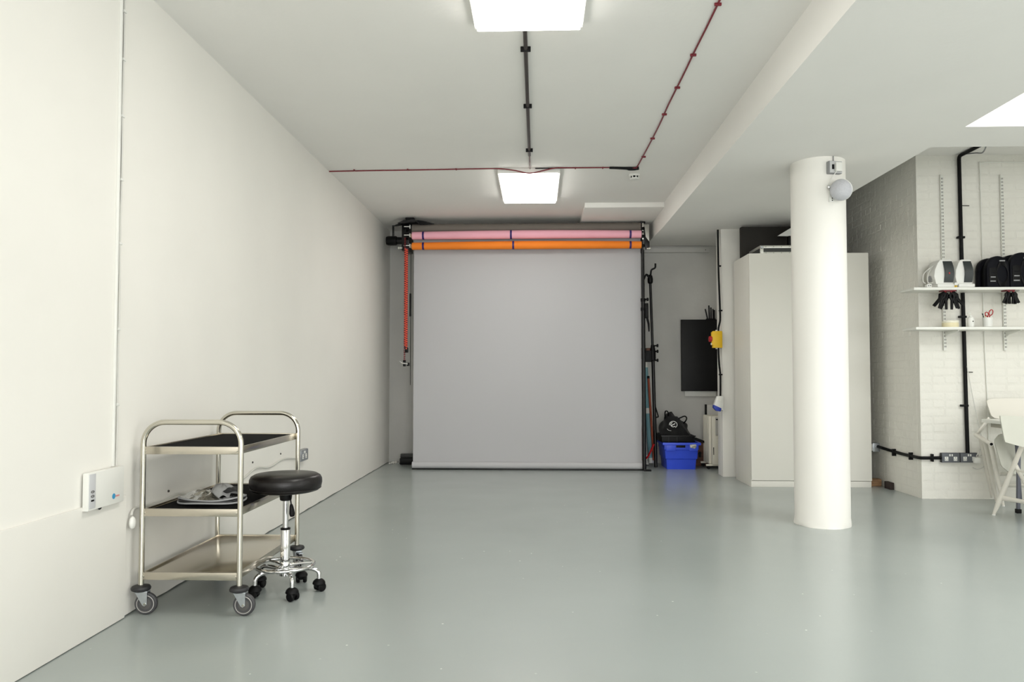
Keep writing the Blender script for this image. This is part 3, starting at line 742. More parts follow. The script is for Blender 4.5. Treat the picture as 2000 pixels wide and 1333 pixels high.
for dz in (-.09, .02, .09):
    M().lathe([(.008, 0), (.010, .025), (.020, .03), (.020, .045)], pm+Vector((.02, -.01, dz)), (1, -.4, 0), 12).build('clamp_knob', BLACK, cl)
M().rbox(pm.x-.10, pm.x-.02, yl-.03, yl+.02, pm.z-.11, pm.z+.03, .01).build('clamp_body', BLACK, t)
g1, g2, g3 = A(1281, 835), A(1283, 812), A(1286, 816)
M().tube(fillet([A(1280, 795), A(1286, 815), A(1280, 816)], .01), .008, 8).build('brace', BLACK, t)
yt = 9.28
def leaning(name, label, a, b, r, m, parts=(), yt=9.3, lean=.12):
    a = at(*a, 1, yt); b = at(*b, 1, yt+.0)
    b = Vector((b.x, b.y, max(b.z, .0)+.002))
    a = a+Vector((0, lean-.12, 0))
    t = thing(name, label, 'tube', (b.x, b.y, 0), 'tubes leaning in the corner beside the backdrop')
    M().tube([a+Vector((0, .12, 0)), b], r, 20).build('tube', m, t)
    d = (b-a-Vector((0, .12, 0)))
    for f0, f1, mm in parts:
        p = a+Vector((0, .12, 0))+d*f0; q = a+Vector((0, .12, 0))+d*f1
        M().tube([p, q], r+.0015, 20, caps=False).build('label_band', mm, t)
    return t
leaning('teal_tube', 'pale teal cardboard tube leaning with white bands near its top and middle', (1261, 692), (1272, 905), .034, TEAL, ((.07, .125, WHITEP), (.50, .55, WHITEP), (.955, 1.0, WHITEP)), yt=9.33)
leaning('white_tube', 'white cardboard tube leaning just behind the backdrop stand', (1249, 692), (1264, 908), .026, WHITEP, yt=9.42)
leaning('brown_tube', 'dark brown tube leaning at the very edge of the grey backdrop', (1247, 760), (1254, 900), .026, BROWN, yt=9.12)
leaning('rust_tube', 'thin orange-brown tube leaning between the teal tube and boom stand', (1269, 735), (1277, 900), .014, RUST, ((.0, .03, BLACK),), yt=9.24)
t = thing('tube_rack', 'brown wooden holder clasping the tops of the leaning tubes', 'rack', (1.41, 9.2, 1.44))
p = at(1246, 700, 1, 9.2); q = at(1277, 685, 1, 9.2)
M().rbox(p.x, q.x-.02, 9.19, 9.22, p.z+.02, q.z-.01, .004).build('rail', WOOD, t)
M().rbox(p.x+.02, p.x+.06, 9.16, 9.24, p.z-.01, q.z+.03, .004).build('block', WOOD, t)
M().rbox(q.x-.10, q.x-.04, 9.16, 9.24, p.z-.01, q.z+.03, .004).build('block', WOOD, t)
sa, sb, sc = at(1250, 898, 1, 9.12), at(1264, 894, 1, 9.1), at(1277, 868, 1, 9.12)
tag(M().tube(spline([sa, sb, sc], 6), [(.016, .003)]*13, 8).build('red_strap', REDP), 'red webbing strap tied round the foot of the leaning tubes', 'strap')

# ------------------------------------------------------------------ crate, bag, box, heater, panel in the corner
cx0, cx1, cy0, cy1 = 1.535, 1.935, 9.0, 9.46
CH = at(1320, 865, 1, 9.0).z
t = thing('blue_crate', 'bright blue plastic storage crate with a torn sticker on the floor by the back wall', 'crate', ((cx0+cx1)/2, (cy0+cy1)/2, 0))
def crate():
    m = M(); r = .02
    z1, z2 = .125, .235
    zz = CH-.018
    def ring(ins, z): return [(cx0+ins, cy0+ins, z), (cx1-ins, cy0+ins, z), (cx1-ins, cy1-ins, z), (cx0+ins, cy1-ins, z)]
    prof = [(.030, 0), (.022, z1-.004), (.018, z1), (.010, z1+.004), (.004, z2), (-.004, z2+.004), (-.004, zz), (.008, zz), (.016, zz), (.03, .02)]
    vs = []; fs = []
    for ins, z in prof: vs += ring(ins, z)
    for i in range(len(prof)-1):
        for j in range(4): fs.append((i*4+j, i*4+(j+1) % 4, (i+1)*4+(j+1) % 4, (i+1)*4+j))
    fs.append((0, 1, 2, 3)); k = (len(prof)-1)*4; fs.append((k, k+1, k+2, k+3))
    return m.add(vs, fs)
M.build(crate(), 'body', BLUE, t, bevel=.002)
m = M(); m.rbox(cx0-.028, cx1+.028, cy0-.026, cy0-.004, CH-.03, CH, .003); m.rbox(cx0-.028, cx1+.028, cy1+.004, cy1+.026, CH-.03, CH, .003)
m.rbox(cx0-.028, cx0-.004, cy0-.004, cy1+.004, CH-.03, CH, .003); m.rbox(cx1+.004, cx1+.028, cy0-.004, cy1+.004, CH-.03, CH, .003)
m.build('rim', BLUE, t)
for xa, xb in ((cx0+.012, cx0+.125), (cx1-.11, cx1-.01)):
    M().rbox(xa, xb, cy0-.020, cy0+.0, CH-.098, CH-.03, .004).build('handle_panel', BLUE, t)
M().rbox(cx0+.135, cx0+.245, cy0-.010, cy0-.002, CH-.060, CH-.033, .004).build('handle_slot', BLACK, t)
M().prism([(cx1-.105, CH-.022), (cx1-.03, CH-.018), (cx1-.028, CH-.045), (cx1-.045, CH-.070), (cx1-.075, CH-.062), (cx1-.10, CH-.058)], cy0-.0285, cy0-.0265).build('sticker', STK, t)
# shallow black tray resting on the crate
t = thing('black_tray', 'shallow black plastic tray resting on the blue crate, under the bag', 'tray', (1.72, 9.22, CH))
m = M(); x0, x1, y0, y1, z0, z1 = 1.50, 1.895, 9.0, 9.44, CH+.001, CH+.085
m.rbox(x0, x1, y0, y0+.012, z0, z1, .003); m.rbox(x0, x1, y1-.012, y1, z0, z1, .003); m.rbox(x0, x0+.012, y0+.01, y1-.01, z0, z1, .003); m.rbox(x1-.012, x1, y0+.01, y1-.01, z0, z1, .003); m.rbox(x0, x1, y0, y1, z0, z0+.01, .003)
m.build('tray_body', BLACK, t)
M().rbox(x0-.01, x1+.01, y0-.012, y0+.004, z1-.014, z1, .003).build('lip', BLACKM, t)
for x in (x0+.08, x0+.18): M().rbox(x, x+.006, y0-.006, y0, z0, z1-.014, .001).build('rib', BLACKM, t)
# gear bag
BZ0 = CH+.012
t = thing('gear_bag', 'bulging black fabric bag with a white round emblem on top of the blue crate', 'bag', (1.68, 9.22, BZ0))
def bagf(u, v):
    k = 2*PI*u; th = v*PI/2
    x = math.cos(k)*math.cos(th); y = math.sin(k)*math.cos(th); z = math.sin(th)
    e = math.cos(th)**.55/max(math.cos(th), 1e-6) if th < 1.55 else 0
    X = 1.690+.190*x*e*(1+.05*math.sin(3*k)); Y = 9.215+.18*y*e*(1+.04*math.cos(4*k))
    H = .275+.055*math.exp(-((X-1.625)/.05)**2)-.07*max(0, X-1.70)/.15-.04*max(0, 1.57-X)/.07
    Z = BZ0+H*z**.75+(.016*math.sin(5*k+3*v)+.010*math.sin(23*X+31*Y)+.008*math.sin(47*X-29*Y+9*v))*z**.5
    X += .012*math.sin(14*v+2*k); Y -= .014*math.sin(3*k+11*v)*math.cos(th)
    return (X, Y, Z)
M().grid(bagf, 48, 16).build('bag_body', FABB, t, smooth=70)
yb = 9.10
A2 = lambda px, py, y=yb: at(px, py, 1, y)
M().tube(spline([A2(1299, 822, 9.2), A2(1299, 806), A2(1302, 803.5), A2(1305, 807), A2(1305, 820, 9.2)], 5), .008, 8).build('top_loop', BLACK, t)
M().tube(spline([A2(1318, 822, 9.18), A2(1328, 817), A2(1337, 813.5), A2(1341, 817), A2(1339, 823), A2(1333, 829, 9.16)], 5), .008, 8).build('strap_loop', BLACK, t)
M().tube(spline([A2(1308, 815, 9.2), A2(1313, 818), A2(1320, 822, 9.14), A2(1330, 828, 9.16)], 5), .010, 8).build('zip_seam', BLACK, t)
ec = A2(1315, 830, 9.02); WHT = mat('white_print', (228, 228, 226), .6)
def ering(r0, a0, a1, rr): return spline([(ec.x+r0*1.15*math.cos(a), ec.y+.002*math.sin(a), ec.z+r0*math.sin(a)) for a in [a0+(a1-a0)*k/10 for k in range(11)]], 2)
m = M(); m.tube(ering(.040, -1.0, 3.3, .003), .0042, 6); m.tube(ering(.026, 1.9, 5.6, .003), .005, 6)
m.tube(spline([(ec.x-.022, ec.y, ec.z-.012), (ec.x-.004, ec.y, ec.z+.0), (ec.x+.004, ec.y, ec.z+.002), (ec.x+.022, ec.y, ec.z+.014)], 4), .0065, 6)
m.build('emblem', WHT, t)
m = M(); m.tube(spline([A2(1303, 838, 9.03), A2(1306, 841, 9.03), A2(1311, 842, 9.03)], 3), .002, 6); m.build('small_print', WHT, t)
# brown box
t = thing('brown_box', 'dark brown wooden box standing behind the blue crate', 'box', (2.03, 9.48, 0))
M().prism([(1.93, .001), (2.16, .001), (2.16, .26), (2.10, .295), (1.93, .33)], 9.36, 9.60).build('case', WOOD, t, bevel=.003)
M().prism([(1.90, .335), (1.94, .358), (2.00, .35), (2.13, .30), (2.17, .266), (2.17, .250), (2.12, .278), (2.0, .318), (1.90, .32)], 9.34, 9.62).build('lid', BLACK, t, bevel=.003)
M().prism([(2.015, .11), (2.045, .11), (2.05, .17), (2.03, .185), (2.012, .165)], 9.355, 9.362).build('handle_hole', BLACK, t)
# portable heater
t = thing('portable_heater', 'cream portable oil heater on castors half hidden behind the pier', 'heater', (2.12, 9.10, 0))
hy = 9.0; hx0 = at(1385, 850, 1, hy).x; hz1 = at(1390, 812, 1, hy).z; hz0 = at(1390, 903, 1, hy).z
M().rbox(hx0+.035, hx0+.22, hy, hy+.06, .055, hz1-.005, .018).build('front_panel', CREAM, t)
for k in range(6):
    y = hy+.07+.055*k
    M().rbox(hx0+.010, hx0+.25, y, y+.028, .06, hz1-.01, .012).build('fin', CREAM, t)
cp = M().rbox(hx0+.075, hx0+.20, hy-.012, hy+.002, hz1-.24, hz1-.02, .03).build('control_panel', mat('panel_grey', (178, 176, 170), .5), t)
for z in (hz1-.10, hz1-.18):
    M().lathe([(.020, 0), (.020, .012), (.012, .016)], (hx0+.125, hy-.012, z), (0, -1, 0), 16).build('dial', GREYP, cp)
M().rbox(hx0+.08, hx0+.19, hy-.014, hy-.008, hz1-.055, hz1-.04, .002).build('grip', BLACK, t)
M().rbox(hx0+.048, hx0+.056, hy-.004, hy+.001, .18, .27, .001).build('slot', BLACK, t)
for y in (hy+.03, hy+.33):
    f = M().rbox(hx0-.03, hx0+.28, y, y+.03, .040, .062, .006).build('foot', CREAM, t)
    for x in (hx0, hx0+.25):
        M().lathe([(.010, -.009), (.0225, -.009), (.0235, 0), (.0225, .009), (.010, .009)], (x, y+.015, .0237), (0, 1, 0), 18).build('caster_wheel', BLACK, f)
# board with a dark edge leaning behind the heater
t = thing('leaning_board', 'grey board with black edge strip leaning upright behind the heater', 'board', (2.2, 9.5, 0))
bx0 = at(1379, 790, 1, 9.45).x; bz1 = at(1379, 791, 1, 9.45).z
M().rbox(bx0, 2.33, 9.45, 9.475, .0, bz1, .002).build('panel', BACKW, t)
M().rbox(bx0-.012, bx0+.008, 9.44, 9.48, 0, bz1+.004, .002).build('edge_strip', BLACK, t)
# black panel on the back wall
t = thing('black_wall_panel', 'black flat screen-like panel mounted on the back wall beside the pier', 'panel', (2.1, 9.6, .94))
q0 = at(1332, 764, 1, 9.55); q1 = at(1332, 625, 1, 9.55)
M().rbox(q0.x, 2.32, 9.55, 9.60, q0.z, q1.z, .006).build('screen', TV, t)
M().rbox(q0.x-.002, 2.325, 9.562, 9.60, q0.z-.004, q1.z+.004, .004).build('bezel', BLACK, t)
M().rbox(q0.x+.15, 2.28, 9.60, YB, q0.z+.2, q1.z-.2, .004).build('wall_mount', BLACKM, t)
M().rbox(q0.x+.05, 2.30, 9.615, 9.622, q0.z-.07, q0.z+.06, .002).build('paper_edge', WHITEP, t)
t = thing('prong_rack', 'small rack of upright black prongs on top of the black wall panel', 'rack', (2.24, 9.58, q1.z))
base = [at(1382, 625, 1, 9.575), at(1396, 625, 1, 9.575)]
M().rbox(base[0].x-.02, base[1].x+.01, 9.565, 9.585, q1.z+.004, q1.z+.016, .002).build('rail', BLACK, t)
for px, py, bx in ((1377.5, 604, 1382), (1384.5, 597, 1385.5), (1388.5, 601, 1389), (1392.5, 604, 1393), (1395, 606, 1395)):
    a = at(px, py, 1, 9.575); b = at(bx, 624, 1, 9.575)
    M().tube([(b.x, 9.575, q1.z+.01), a], .0085, 8).build('prong', BLACK, t)

# ------------------------------------------------------------------ pier fittings
t = thing('pier_conduit', 'twin black cables running down the corner of the white pier', 'conduit', (2.05, 8.36, 1.5))
pc = [at(px, py, 1, 8.365) for px, py in ((1402, 449), (1403, 520), (1404.5, 560), (1406, 600), (1406.5, 625), (1403.5, 640), (1402.5, 652))]
M().tube(spline(pc, 4), .011, 10).build('cable', BLACK, t)
pc = [at(px, py, 1, 8.365) for px, py in ((1403, 680), (1404.5, 710), (1407, 735), (1407, 776))]
M().tube(spline(pc, 4), .011, 10).build('cable', BLACK, t)
for px, py in ((1405, 520), (1407.5, 607), (1407.5, 732)):
    p = at(px, py, 1, 8.36); M().rbox(p.x-.018, p.x+.018, 8.345, 8.38, p.z-.008, p.z+.008, .003).build('clip', BLACK, t)
xs = 2.03
t = thing('isolator_switch', 'yellow isolator switch with a red knob on the edge of the pier', 'switch', (xs, 8.40, 1.44))
p0 = at(1390, 680, 1, 8.36); p1 = at(1410, 647, 1, 8.36)
M().rbox(p0.x+.012, p1.x, 8.34, 8.40, p0.z, p1.z, .006).build('housing', YEL, t)
M().rbox(p0.x, p0.x+.025, 8.345, 8.395, p0.z+.03, p1.z-.012, .004).build('cover', YEL, t)
M().lathe([(.034, 0), (.034, .028), (.028, .032)], (p0.x+.004, 8.37, (p0.z+p1.z)/2+.005), (-1, 0, 0), 20).build('red_knob', REDP, t)
M().rbox(p0.x-.005, p0.x+.012, 8.35, 8.39, p0.z+.035, p0.z+.055, .002).build('knob_plate', WHITEP, t)
for z in (p1.z, p0.z): M().cyl((p0.x+.06, 8.37, z-.012), (p0.x+.06, 8.37, z+.012), .014, 12).build('gland', WHITEP, t)
t = thing('industrial_socket', 'white industrial socket with a blue flap on the edge of the pier', 'socket', (2.03, 8.36, .74))
B = lambda px, py: (at(px, py, 1, 8.36).x, at(px, py, 1, 8.36).z)
M().prism([B(1400, 774), B(1412, 774), B(1412, 803), B(1393, 795), B(1394, 790)], 8.33, 8.385).build('housing', WHITEP, t, bevel=.006)
M().prism([B(1393, 791), B(1408, 798), B(1406, 804), B(1398, 803), B(1392.5, 797)], 8.322, 8.392).build('blue_flap', BLUE2, t, bevel=.005)
M().prism([B(1402, 777), B(1409, 777), B(1408, 786), B(1400, 784)], 8.325, 8.332).build('front_plate', WHITEL, t, bevel=.002)

# ------------------------------------------------------------------ wardrobe and the things on it
WX0, WX1, WY0, WY1, WH = 2.176, 3.385, 7.63, 8.22, 2.395
t = thing('wardrobe', 'tall plain white two-door wardrobe behind the round column', 'wardrobe', ((WX0+WX1)/2, (WY0+WY1)/2, 0))
m = M(); m.box(WX0, WX0+.018, WY0+.022, WY1, 0, WH); m.box(WX1-.018, WX1, WY0+.022, WY1, 0, WH)
m.box(WX0+.018, WX1-.018, WY0+.022, WY1, WH-.018, WH); m.box(WX0+.018, WX1-.018, WY1-.01, WY1, .07, WH-.018); m.box(WX0+.018, WX1-.018, WY0+.03, WY1, .06, .078)
m.build('carcass', WARD, t, bevel=.001)
M().rbox(WX0+.002, WX1-.002, WY0+.012, WY0+.028, 0, .062, .002).build('plinth', WARD, t)
xm = (WX0+WX1)/2
for a, b in ((WX0, xm-.0015), (xm+.0015, WX1)):
    M().rbox(a+.001, b-.001, WY0, WY0+.019, .068, WH-.002, .0015).build('door', WARD, t)
t = thing('flight_case', 'black flight case with riveted aluminium edges lying on the wardrobe', 'case', (2.70, 7.9, WH))
fx0, fx1, fy0, fy1, fz0, fz1 = 2.31, 3.05, 7.70, 8.1, WH+.001, WH+.092
M().rbox(fx0+.004, fx1-.004, fy0+.004, fy1-.004, fz0+.003, fz1-.003, .003).build('case_body', mat('case_dark', (58, 60, 58), .6, noise=.1), t)
for z0_, z1_ in ((fz0, fz0+.024), (fz1-.028, fz1)):
    m = M().rbox(fx0, fx1, fy0, fy0+.012, z0_, z1_, .002); e = m.build('edge_rail', ALU, t)
    mm = M()
    for k in range(9): mm.lathe([(.004, 0), (.003, .002)], (fx0+.06+k*.08, fy0, (z0_+z1_)/2), (0, -1, 0), 8)
    mm.build('rivet', SLOT, e)
M().rbox(fx0, fx0+.035, fy0-.003, fy0+.012, fz0, fz1, .003).build('corner_plate', ALU, t)
M().lathe([(.016, 0), (.012, .006)], (fx0+.018, fy0-.003, fz1-.018), (0, -1, 0), 14).build('corner_ball', ZINC, t)
m = M().rbox(fx0, fx0+.012, fy0, fy1, fz1-.028, fz1, .002); m.build('edge_rail', ALU, t)
m = M()
t = thing('white_wedge_panel', 'pale pointed panel lying above the flight case, mostly behind the column', 'panel', (2.75, 7.9, fz1))
g = lambda px, py: (at(px, py, 1, 7.85).x, at(px, py, 1, 7.85).z)
M().prism([g(1519, 461), g(1560, 436), g(1640, 436), g(1640, 462), g(1560, 462)], 7.85, 7.88).build('panel', mat('grey_foam', (214, 214, 210), .7), t, bevel=.002)
M().rbox(g(1540, 461)[0], g(1560, 461)[0], 7.845, 7.90, fz1+.0, g(1540, 461)[1], .004).build('block', BLACK, t)
# dark slab standing in for the shaded void above the wardrobe
tag(M().rbox(2.235, 3.37, 8.12, 8.20, WH+.001, BZ-.02, .01).build('dark_void_slab', mat('void_shade', (40, 37, 33), .8, noise=.2, nscale=6)), 'long dark slab standing in for the shade above the back of the wardrobe', 'case')

# ------------------------------------------------------------------ column fittings
def on_col(px, py, out=0.0):
    """a point on the column's skin seen at that pixel"""
    a = at(px, py, 1, 5.5)-Vector((0, 0, HC)); o = Vector((0, 0, HC)); d = a.normalized()
    fx, fy = o.x-CXC, o.y-CYC; A_ = d.x**2+d.y**2; B_ = 2*(fx*d.x+fy*d.y); C_ = fx*fx+fy*fy-(CR+out)**2
    disc = max(B_*B_-4*A_*C_, 0); s = (-B_-math.sqrt(disc))/(2*A_)
    return o+d*s
p = on_col(1627, 329); nv = Vector((p.x-CXC, p.y-CYC, 0)).normalized(); uv = Vector((-nv.y, nv.x, 0)); 
TT = Matrix.Translation(p) @ Matrix((uv, nv, Vector((0, 0, 1)))).transposed().to_4x4()
t = thing('column_socket', 'grey boxed socket with a white plug high on the round column', 'socket', p)
M().rbox(-.054, .054, -.005, .034, -.047, .047, .006, TT).build('back_box', GREYP, t)
M().rbox(-.050, .050, .033, .038, -.043, .043, .004, TT).build('face_plate', mat('plate_pale_grey', (196, 197, 196), .5), t)
M().rbox(-.014, .038, .038, .062, -.036, .032, .008, TT).build('plug', WHITEP, t)
M().rbox(-.034, -.018, .038, .043, -.018, .018, .003, TT).build('switch', BLACK, t)
M().tube([p+nv*.006+Vector((0, 0, .04)), Vector((p.x+nv.x*.006, p.y+nv.y*.006, BZ))], .004, 8).build('feed_cable', GREYP, t)
pb = on_col(1623, 385); nv2 = Vector((pb.x-CXC, pb.y-CYC, 0)).normalized(); uv2 = Vector((-nv2.y, nv2.x, 0))
sc = at(1643, 371, 1, 5.50)
t = thing('round_speaker', 'grey spherical speaker on a small bracket high on the round column', 'speaker', sc)
TT = Matrix.Translation(pb) @ Matrix((uv2, nv2, Vector((0, 0, 1)))).transposed().to_4x4()
br = M().rbox(-.020, .020, -.004, .012, -.04, .05, .004, TT).build('bracket_plate', WHITEP, t)
M().lathe([(.005, 0), (.004, .002)], TT @ Vector((.004, .012, -.012)), nv2, 8).build('screw', SLOT, br)
M().lathe([(.005, 0), (.004, .002)], TT @ Vector((.004, .012, -.028)), nv2, 8).build('screw', SLOT, br)
M().tube([pb+nv2*.01+Vector((0, 0, .03)), sc+Vector((-.03, .03, .0))], .008, 10).build('arm', WHITEP, t)
M().lathe([(.006, 0), (.014, .004), (.014, .02), (.008, .024)], on_col(1619, 366, .01), (-.3, -1, 0), 14).build('tilt_knob', CHROME, t)
M().ell(sc, .079, .079, .079, 32, 20).build('ball', SPKG, t)
M().lathe([(.0798, -.003), (.0815, 0), (.0798, .003)], sc, (.55, .55, .25), 40).build('seam_ring', WHITEP, t)
M().tube(spline([p+nv*.05+Vector((0, 0, -.03)), on_col(1622, 352, .02), on_col(1620, 362, .02), sc+Vector((-.06, .0, .02))], 5), .003, 6).build('speaker_cable', WHITEP, t)

# ------------------------------------------------------------------ brick wall fittings
YFF = YF-.006
def conduit():
    t = thing('black_conduit', 'black conduit down the brick wall from the ceiling to the right-hand socket', 'conduit', (3.94, YFF, .42))
    a = at(1871, 303, 1, YFF); b = at(1888, 886, 1, YFF)
    x = a.x; M().tube(fillet([(x+.02, 5.55, 3.185), (x, YFF-.016, 3.182), (x+.004, YFF-.016, 2.3), (b.x, YFF-.016, b.z)], .03, 5), .0165, 12).build('pipe', BLACK, t)
    for z in (2.42, 1.68, .86):
        M().rbox(x-.032, x+.034, YFF-.030, YFF, z-.010, z+.010, .003).build('clip', BLACK, t)
    for z in (2.72, 1.17):
        M().tube([(x+.02, YFF-.004, z), (x+.09, YFF-.004, z-.002)], .004, 6).build('wire_tail', SLOT, t)
    return x
cxx = conduit()
t = thing('brick_wall_cable', 'thin white painted cable up the brick wall right of the black conduit', 'cable', (4.12, YFF, 1))
M().tube(spline([(4.6, YFF-.002, 3.12), (4.3, YFF-.003, 3.125), (4.14, YFF-.003, 3.12), (4.125, YFF-.003, 3.06), (4.13, YFF-.003, 2.4), (4.13, YFF-.003, 1.6), (4.15, YFF-.003, .8), (4.15, YFF-.003, .55)], 6), .005, 8).build('cable', WHITEL, t)
t = thing('drooping_cable', 'thin grey cable drooping from the ceiling to the bend of the black conduit', 'cable', (4.1, 6.6, 3.17))
M().tube(spline([at(1885, 301, 1, 6.93), at(1905, 299, 1, 6.75), at(1922, 295, 1, 6.5), (at(1935, 287, 1, 6.2).x, 6.2, 3.19)], 6), .006, 8).build('cable', GREYP, t)
def double_socket(px, label, plug=False):
    c = at(px, 894, 1, YFF)
    t = thing('brick_wall_socket', label, 'socket', c, 'grey double sockets low on the brick wall')
    socket(t, c, (1, 0, 0), (0, -1, 0), w=.163, h=.088, body=DRUBBER, plate=mat('gunmetal', (104, 107, 112), .5, .3))
    return t, c
s1, c1 = double_socket(1853, 'grey metal double socket low on the brick wall, left of the pair')
s2, c2 = double_socket(1889, 'grey metal double socket low on the brick wall, right of the pair, plug in it')
M().rbox(c1.x+.08, c2.x-.08, YFF-.022, YFF, c1.z-.008, c1.z+.008, .003).build('joining_sleeve', GREYP, s1)
t = thing('white_plug', 'white mains plug with its looped cable, in the right-hand brick wall socket', 'plug', (c2.x+.05, YFF-.05, c2.z-.02))
M().rbox(c2.x+.024, c2.x+.074, YFF-.085, YFF-.039, c2.z-.045, c2.z+.008, .012).build('plug_body', WHITEP, t)
K = lambda px, py, y=YFF-.05: at(px, py, 1, y)
M().tube(spline([(c2.x+.07, YFF-.05, c2.z-.02), K(1908, 897), K(1919, 888), K(1924, 872), K(1917, 876), K(1909, 888), K(1908, 893), K(1916, 891), K(1922, 880), K(1921, 868)], 6), .005, 8).build('cable', CABLEW, t)
M().tube(spline([K(1921, 868), K(1925, 885), K(1926, 900), K(1922, 912), K(1910, 917), K(1900, 914)], 6), .005, 8).build('cable', CABLEW, t)
M().tube(spline([K(1921, 868), K(1914, 840), K(1903, 790), K(1893, 740), K(1889, 715)], 6), .004, 8).build('cable', CABLEW, t)
M().rbox(K(1918, 872).x, K(1923, 872).x, YFF-.065, YFF-.035, K(1918, 873).z, K(1918, 869).z, .002).build('cable_tie', BLACK, t)
# cable along the side brick wall to a small box by the wardrobe
t = thing('side_wall_cable', 'thick black cable clipped along the side brick wall from a small steel box', 'cable', (3.54, 7.4, .39))
XS = 3.545-.02
M().tube(spline([(XS, 7.80, .40), (XS, 7.6, .39), (XS, 7.3, .378), (XS, 7.08, .377), (XS, 6.985, .377), (XS+.03, YFF-.018, .378), (c1.x-.07, YFF-.018, c1.z-.002)], 6), .015, 12).build('cable', BLACK, t)
for y in (7.46, 7.13): M().rbox(XS-.018, 3.545, y-.008, y+.008, .34, .41, .003).build('clip', BLACK, t)
M().rbox(3.62, 3.636, YFF-.034, YFF, .345, .415, .003).build('clip', BLACK, t)
M().rbox(3.475, 3.545, 7.80, 7.90, .345, .435, .006).build('junction_box', ZINC, t)
M().rbox(3.468, 3.475, 7.81, 7.89, .355, .425, .002).build('box_lid', WHITEP, t)
# timber stub in the hole at the foot of the wall
tag(M().rbox(3.40, 3.52, 7.72, 7.80, 0, .075, .004).build('timber_offcut', RAWWOOD), 'raw timber offcut on the floor between wardrobe and brick wall', 'offcut')
tag(M().rbox(3.50, 3.541, 7.50, 7.62, 0, .07, .004).build('shaded_brick_stub', mat('brick_red_brown_shaded', (52, 40, 36), .85, noise=.3)), 'broken brick exposed at the foot of the side brick wall, darkened for the recess shade', 'brick')  # brick colour darkened to carry the shade of the recess

# --- twin-slot shelving
def upright(pxt, pxb, label):
    a = at(pxt, 342, 1, YFF); b = at(pxb, 685, 1, YFF); x = (a.x+b.x)/2
    t = thing('shelf_upright', label, 'shelf upright', (x, YFF, b.z), 'slotted shelf uprights')
    M().rbox(x-.013, x+.013, YFF-.013, YFF+.004, b.z, a.z, .002).build('channel', WHITEL, t)
    mm = M(); k = 0; z = a.z-.03
    while z > b.z+.02:
        for s in (-1, 1): mm.box(x+s*.0055-.0022, x+s*.0055+.0022, YFF-.0136, YFF-.0128, z-.016, z)
        z -= .032
    mm.build('slots', SLOT, t)['kind'] = 'stuff'
    return x
ux1 = upright(1836, 1847, 'slotted white upright left of the black conduit, carrying the shelves')
ux2 = upright(1956, 1962, 'slotted white upright behind the black reels, right of the conduit')
SD = 6.70
def wshelf(ztop, x0, label, wl):
    t = thing('wall_shelf', label, 'shelf', (4.2, 6.83, ztop), 'white shelves on the brick wall')
    M().rbox(x0, 5.2, SD, YFF-.014, ztop-.024, ztop, .003).build('board', WHITEL, t)
    for x in (ux1, ux2):
        m = M(); m.prism([(YFF-.014, ztop-.025), (SD+.03, ztop-.025), (SD+.03, ztop-.034), (YFF-.06, ztop-.060), (YFF-.014, ztop-.085)], x-.004, x+.004, 0)
        m.build('bracket', WHITEL, t, bevel=.001)
    M().rbox(ux1+.02, ux1+.10, SD+.005, SD+.016, ztop-.045, ztop-.025, .002).build('price_rail', WHITEP, t) if wl else None
SU = at(1850, 560, 1, SD).z-.006; SLo = at(1850, 638, 1, SD).z-.004
wshelf(SU, at(1785, 560, 1, SD).x, 'upper white shelf on the brick wall, with heaters and reels on it', 0)
wshelf(SLo, at(1789, 638, 1, SD).x, 'lower white shelf on the brick wall, with the scissors pot on it', 0)

# fan heaters
def fan_heater(px0, px1, y, label):
    xa = at(px0, 530, 1, y).x; xb = at(px1, 530, 1, y).x; w = xb-xa; z0 = SU+.001; top = at(px0, 508, 1, y).z; h = top-z0
    t = thing('fan_heater', label, 'heater', ((xa+xb)/2, y, SU), 'white fan heaters on the upper shelf')
    prof = [(0, .03), (.012, .10), (.028, .19), (.05, h-.012), (.02+w*.5, h), (w*.86, h-.012), (w*.97, .16), (w, .05), (w*.98, .035)]
    def outline(u0, u1, y0, y1, mt, nm, par):
        M().prism([(xa+p, z0+q) for p, q in prof], y0, y1).build(nm, mt, par, bevel=.006)
    M().rbox(xa+.02, xb+.012, y-.045, y+.12, z0, z0+.034, .012).build('base', WHITEP, t)
    # body: rounded shell, front face curved
    def shell(u, v):
        k = -PI/2+PI*u
        return None
    sh = [(w*.10, .028), (0, .10), (w*.04, .16), (w*.20, h-.030), (w*.30, h-.006), (w*.42, h), (w*.86, h), (w*.95, h-.012), (w, .14), (w*.985, .028)]
    M().prism([(xa+p, z0+q) for p, q in sh], y-.03, y+.115).build('shell', WHITEP, t, bevel=.010)
    gw0, gw1 = xa+w*.48, xb-.010
    def g(u, v):
        z = z0+.045+v*(h-.062); x = gw0+u*(gw1-gw0)-.012*(1-v)*0+.010*math.sin(v*PI)*(1 if u > .5 else 1)-.008*v
        return (x, y-.034-.014*math.sin(v*PI), z)
    gr = M().grid(g, 4, 12, .012, (0, 1, 0)).build('front_grille', DARKGL, t)
    M().lathe([(.02, 0), (.030, .004), (.012, .010)], (xa, y+.045, z0+.085), (-1, 0, 0), 20).build('side_dial', GREYP, t)
    return t, xa, xb, z0, h
t, xa, xb, z0, h = fan_heater(1821, 1859, 6.76, 'white fan heater with black front, on the upper shelf beside its coiled lead')
M().rbox(xa+.118, xa+.130, 6.76-.052, 6.76-.044, z0+.12, z0+.135, .001).build('red_display', REDP, t)
t, *_ = fan_heater(1862, 1896, 6.76, 'white fan heater with black front, second one on the upper shelf, next to the conduit')
t = thing('coiled_lead', 'grey-white coiled lead with its plug at the left end of the upper shelf', 'cable', (3.52, 6.74, SU))
Q = lambda px, py, y=6.73: at(px, py, 1, y)
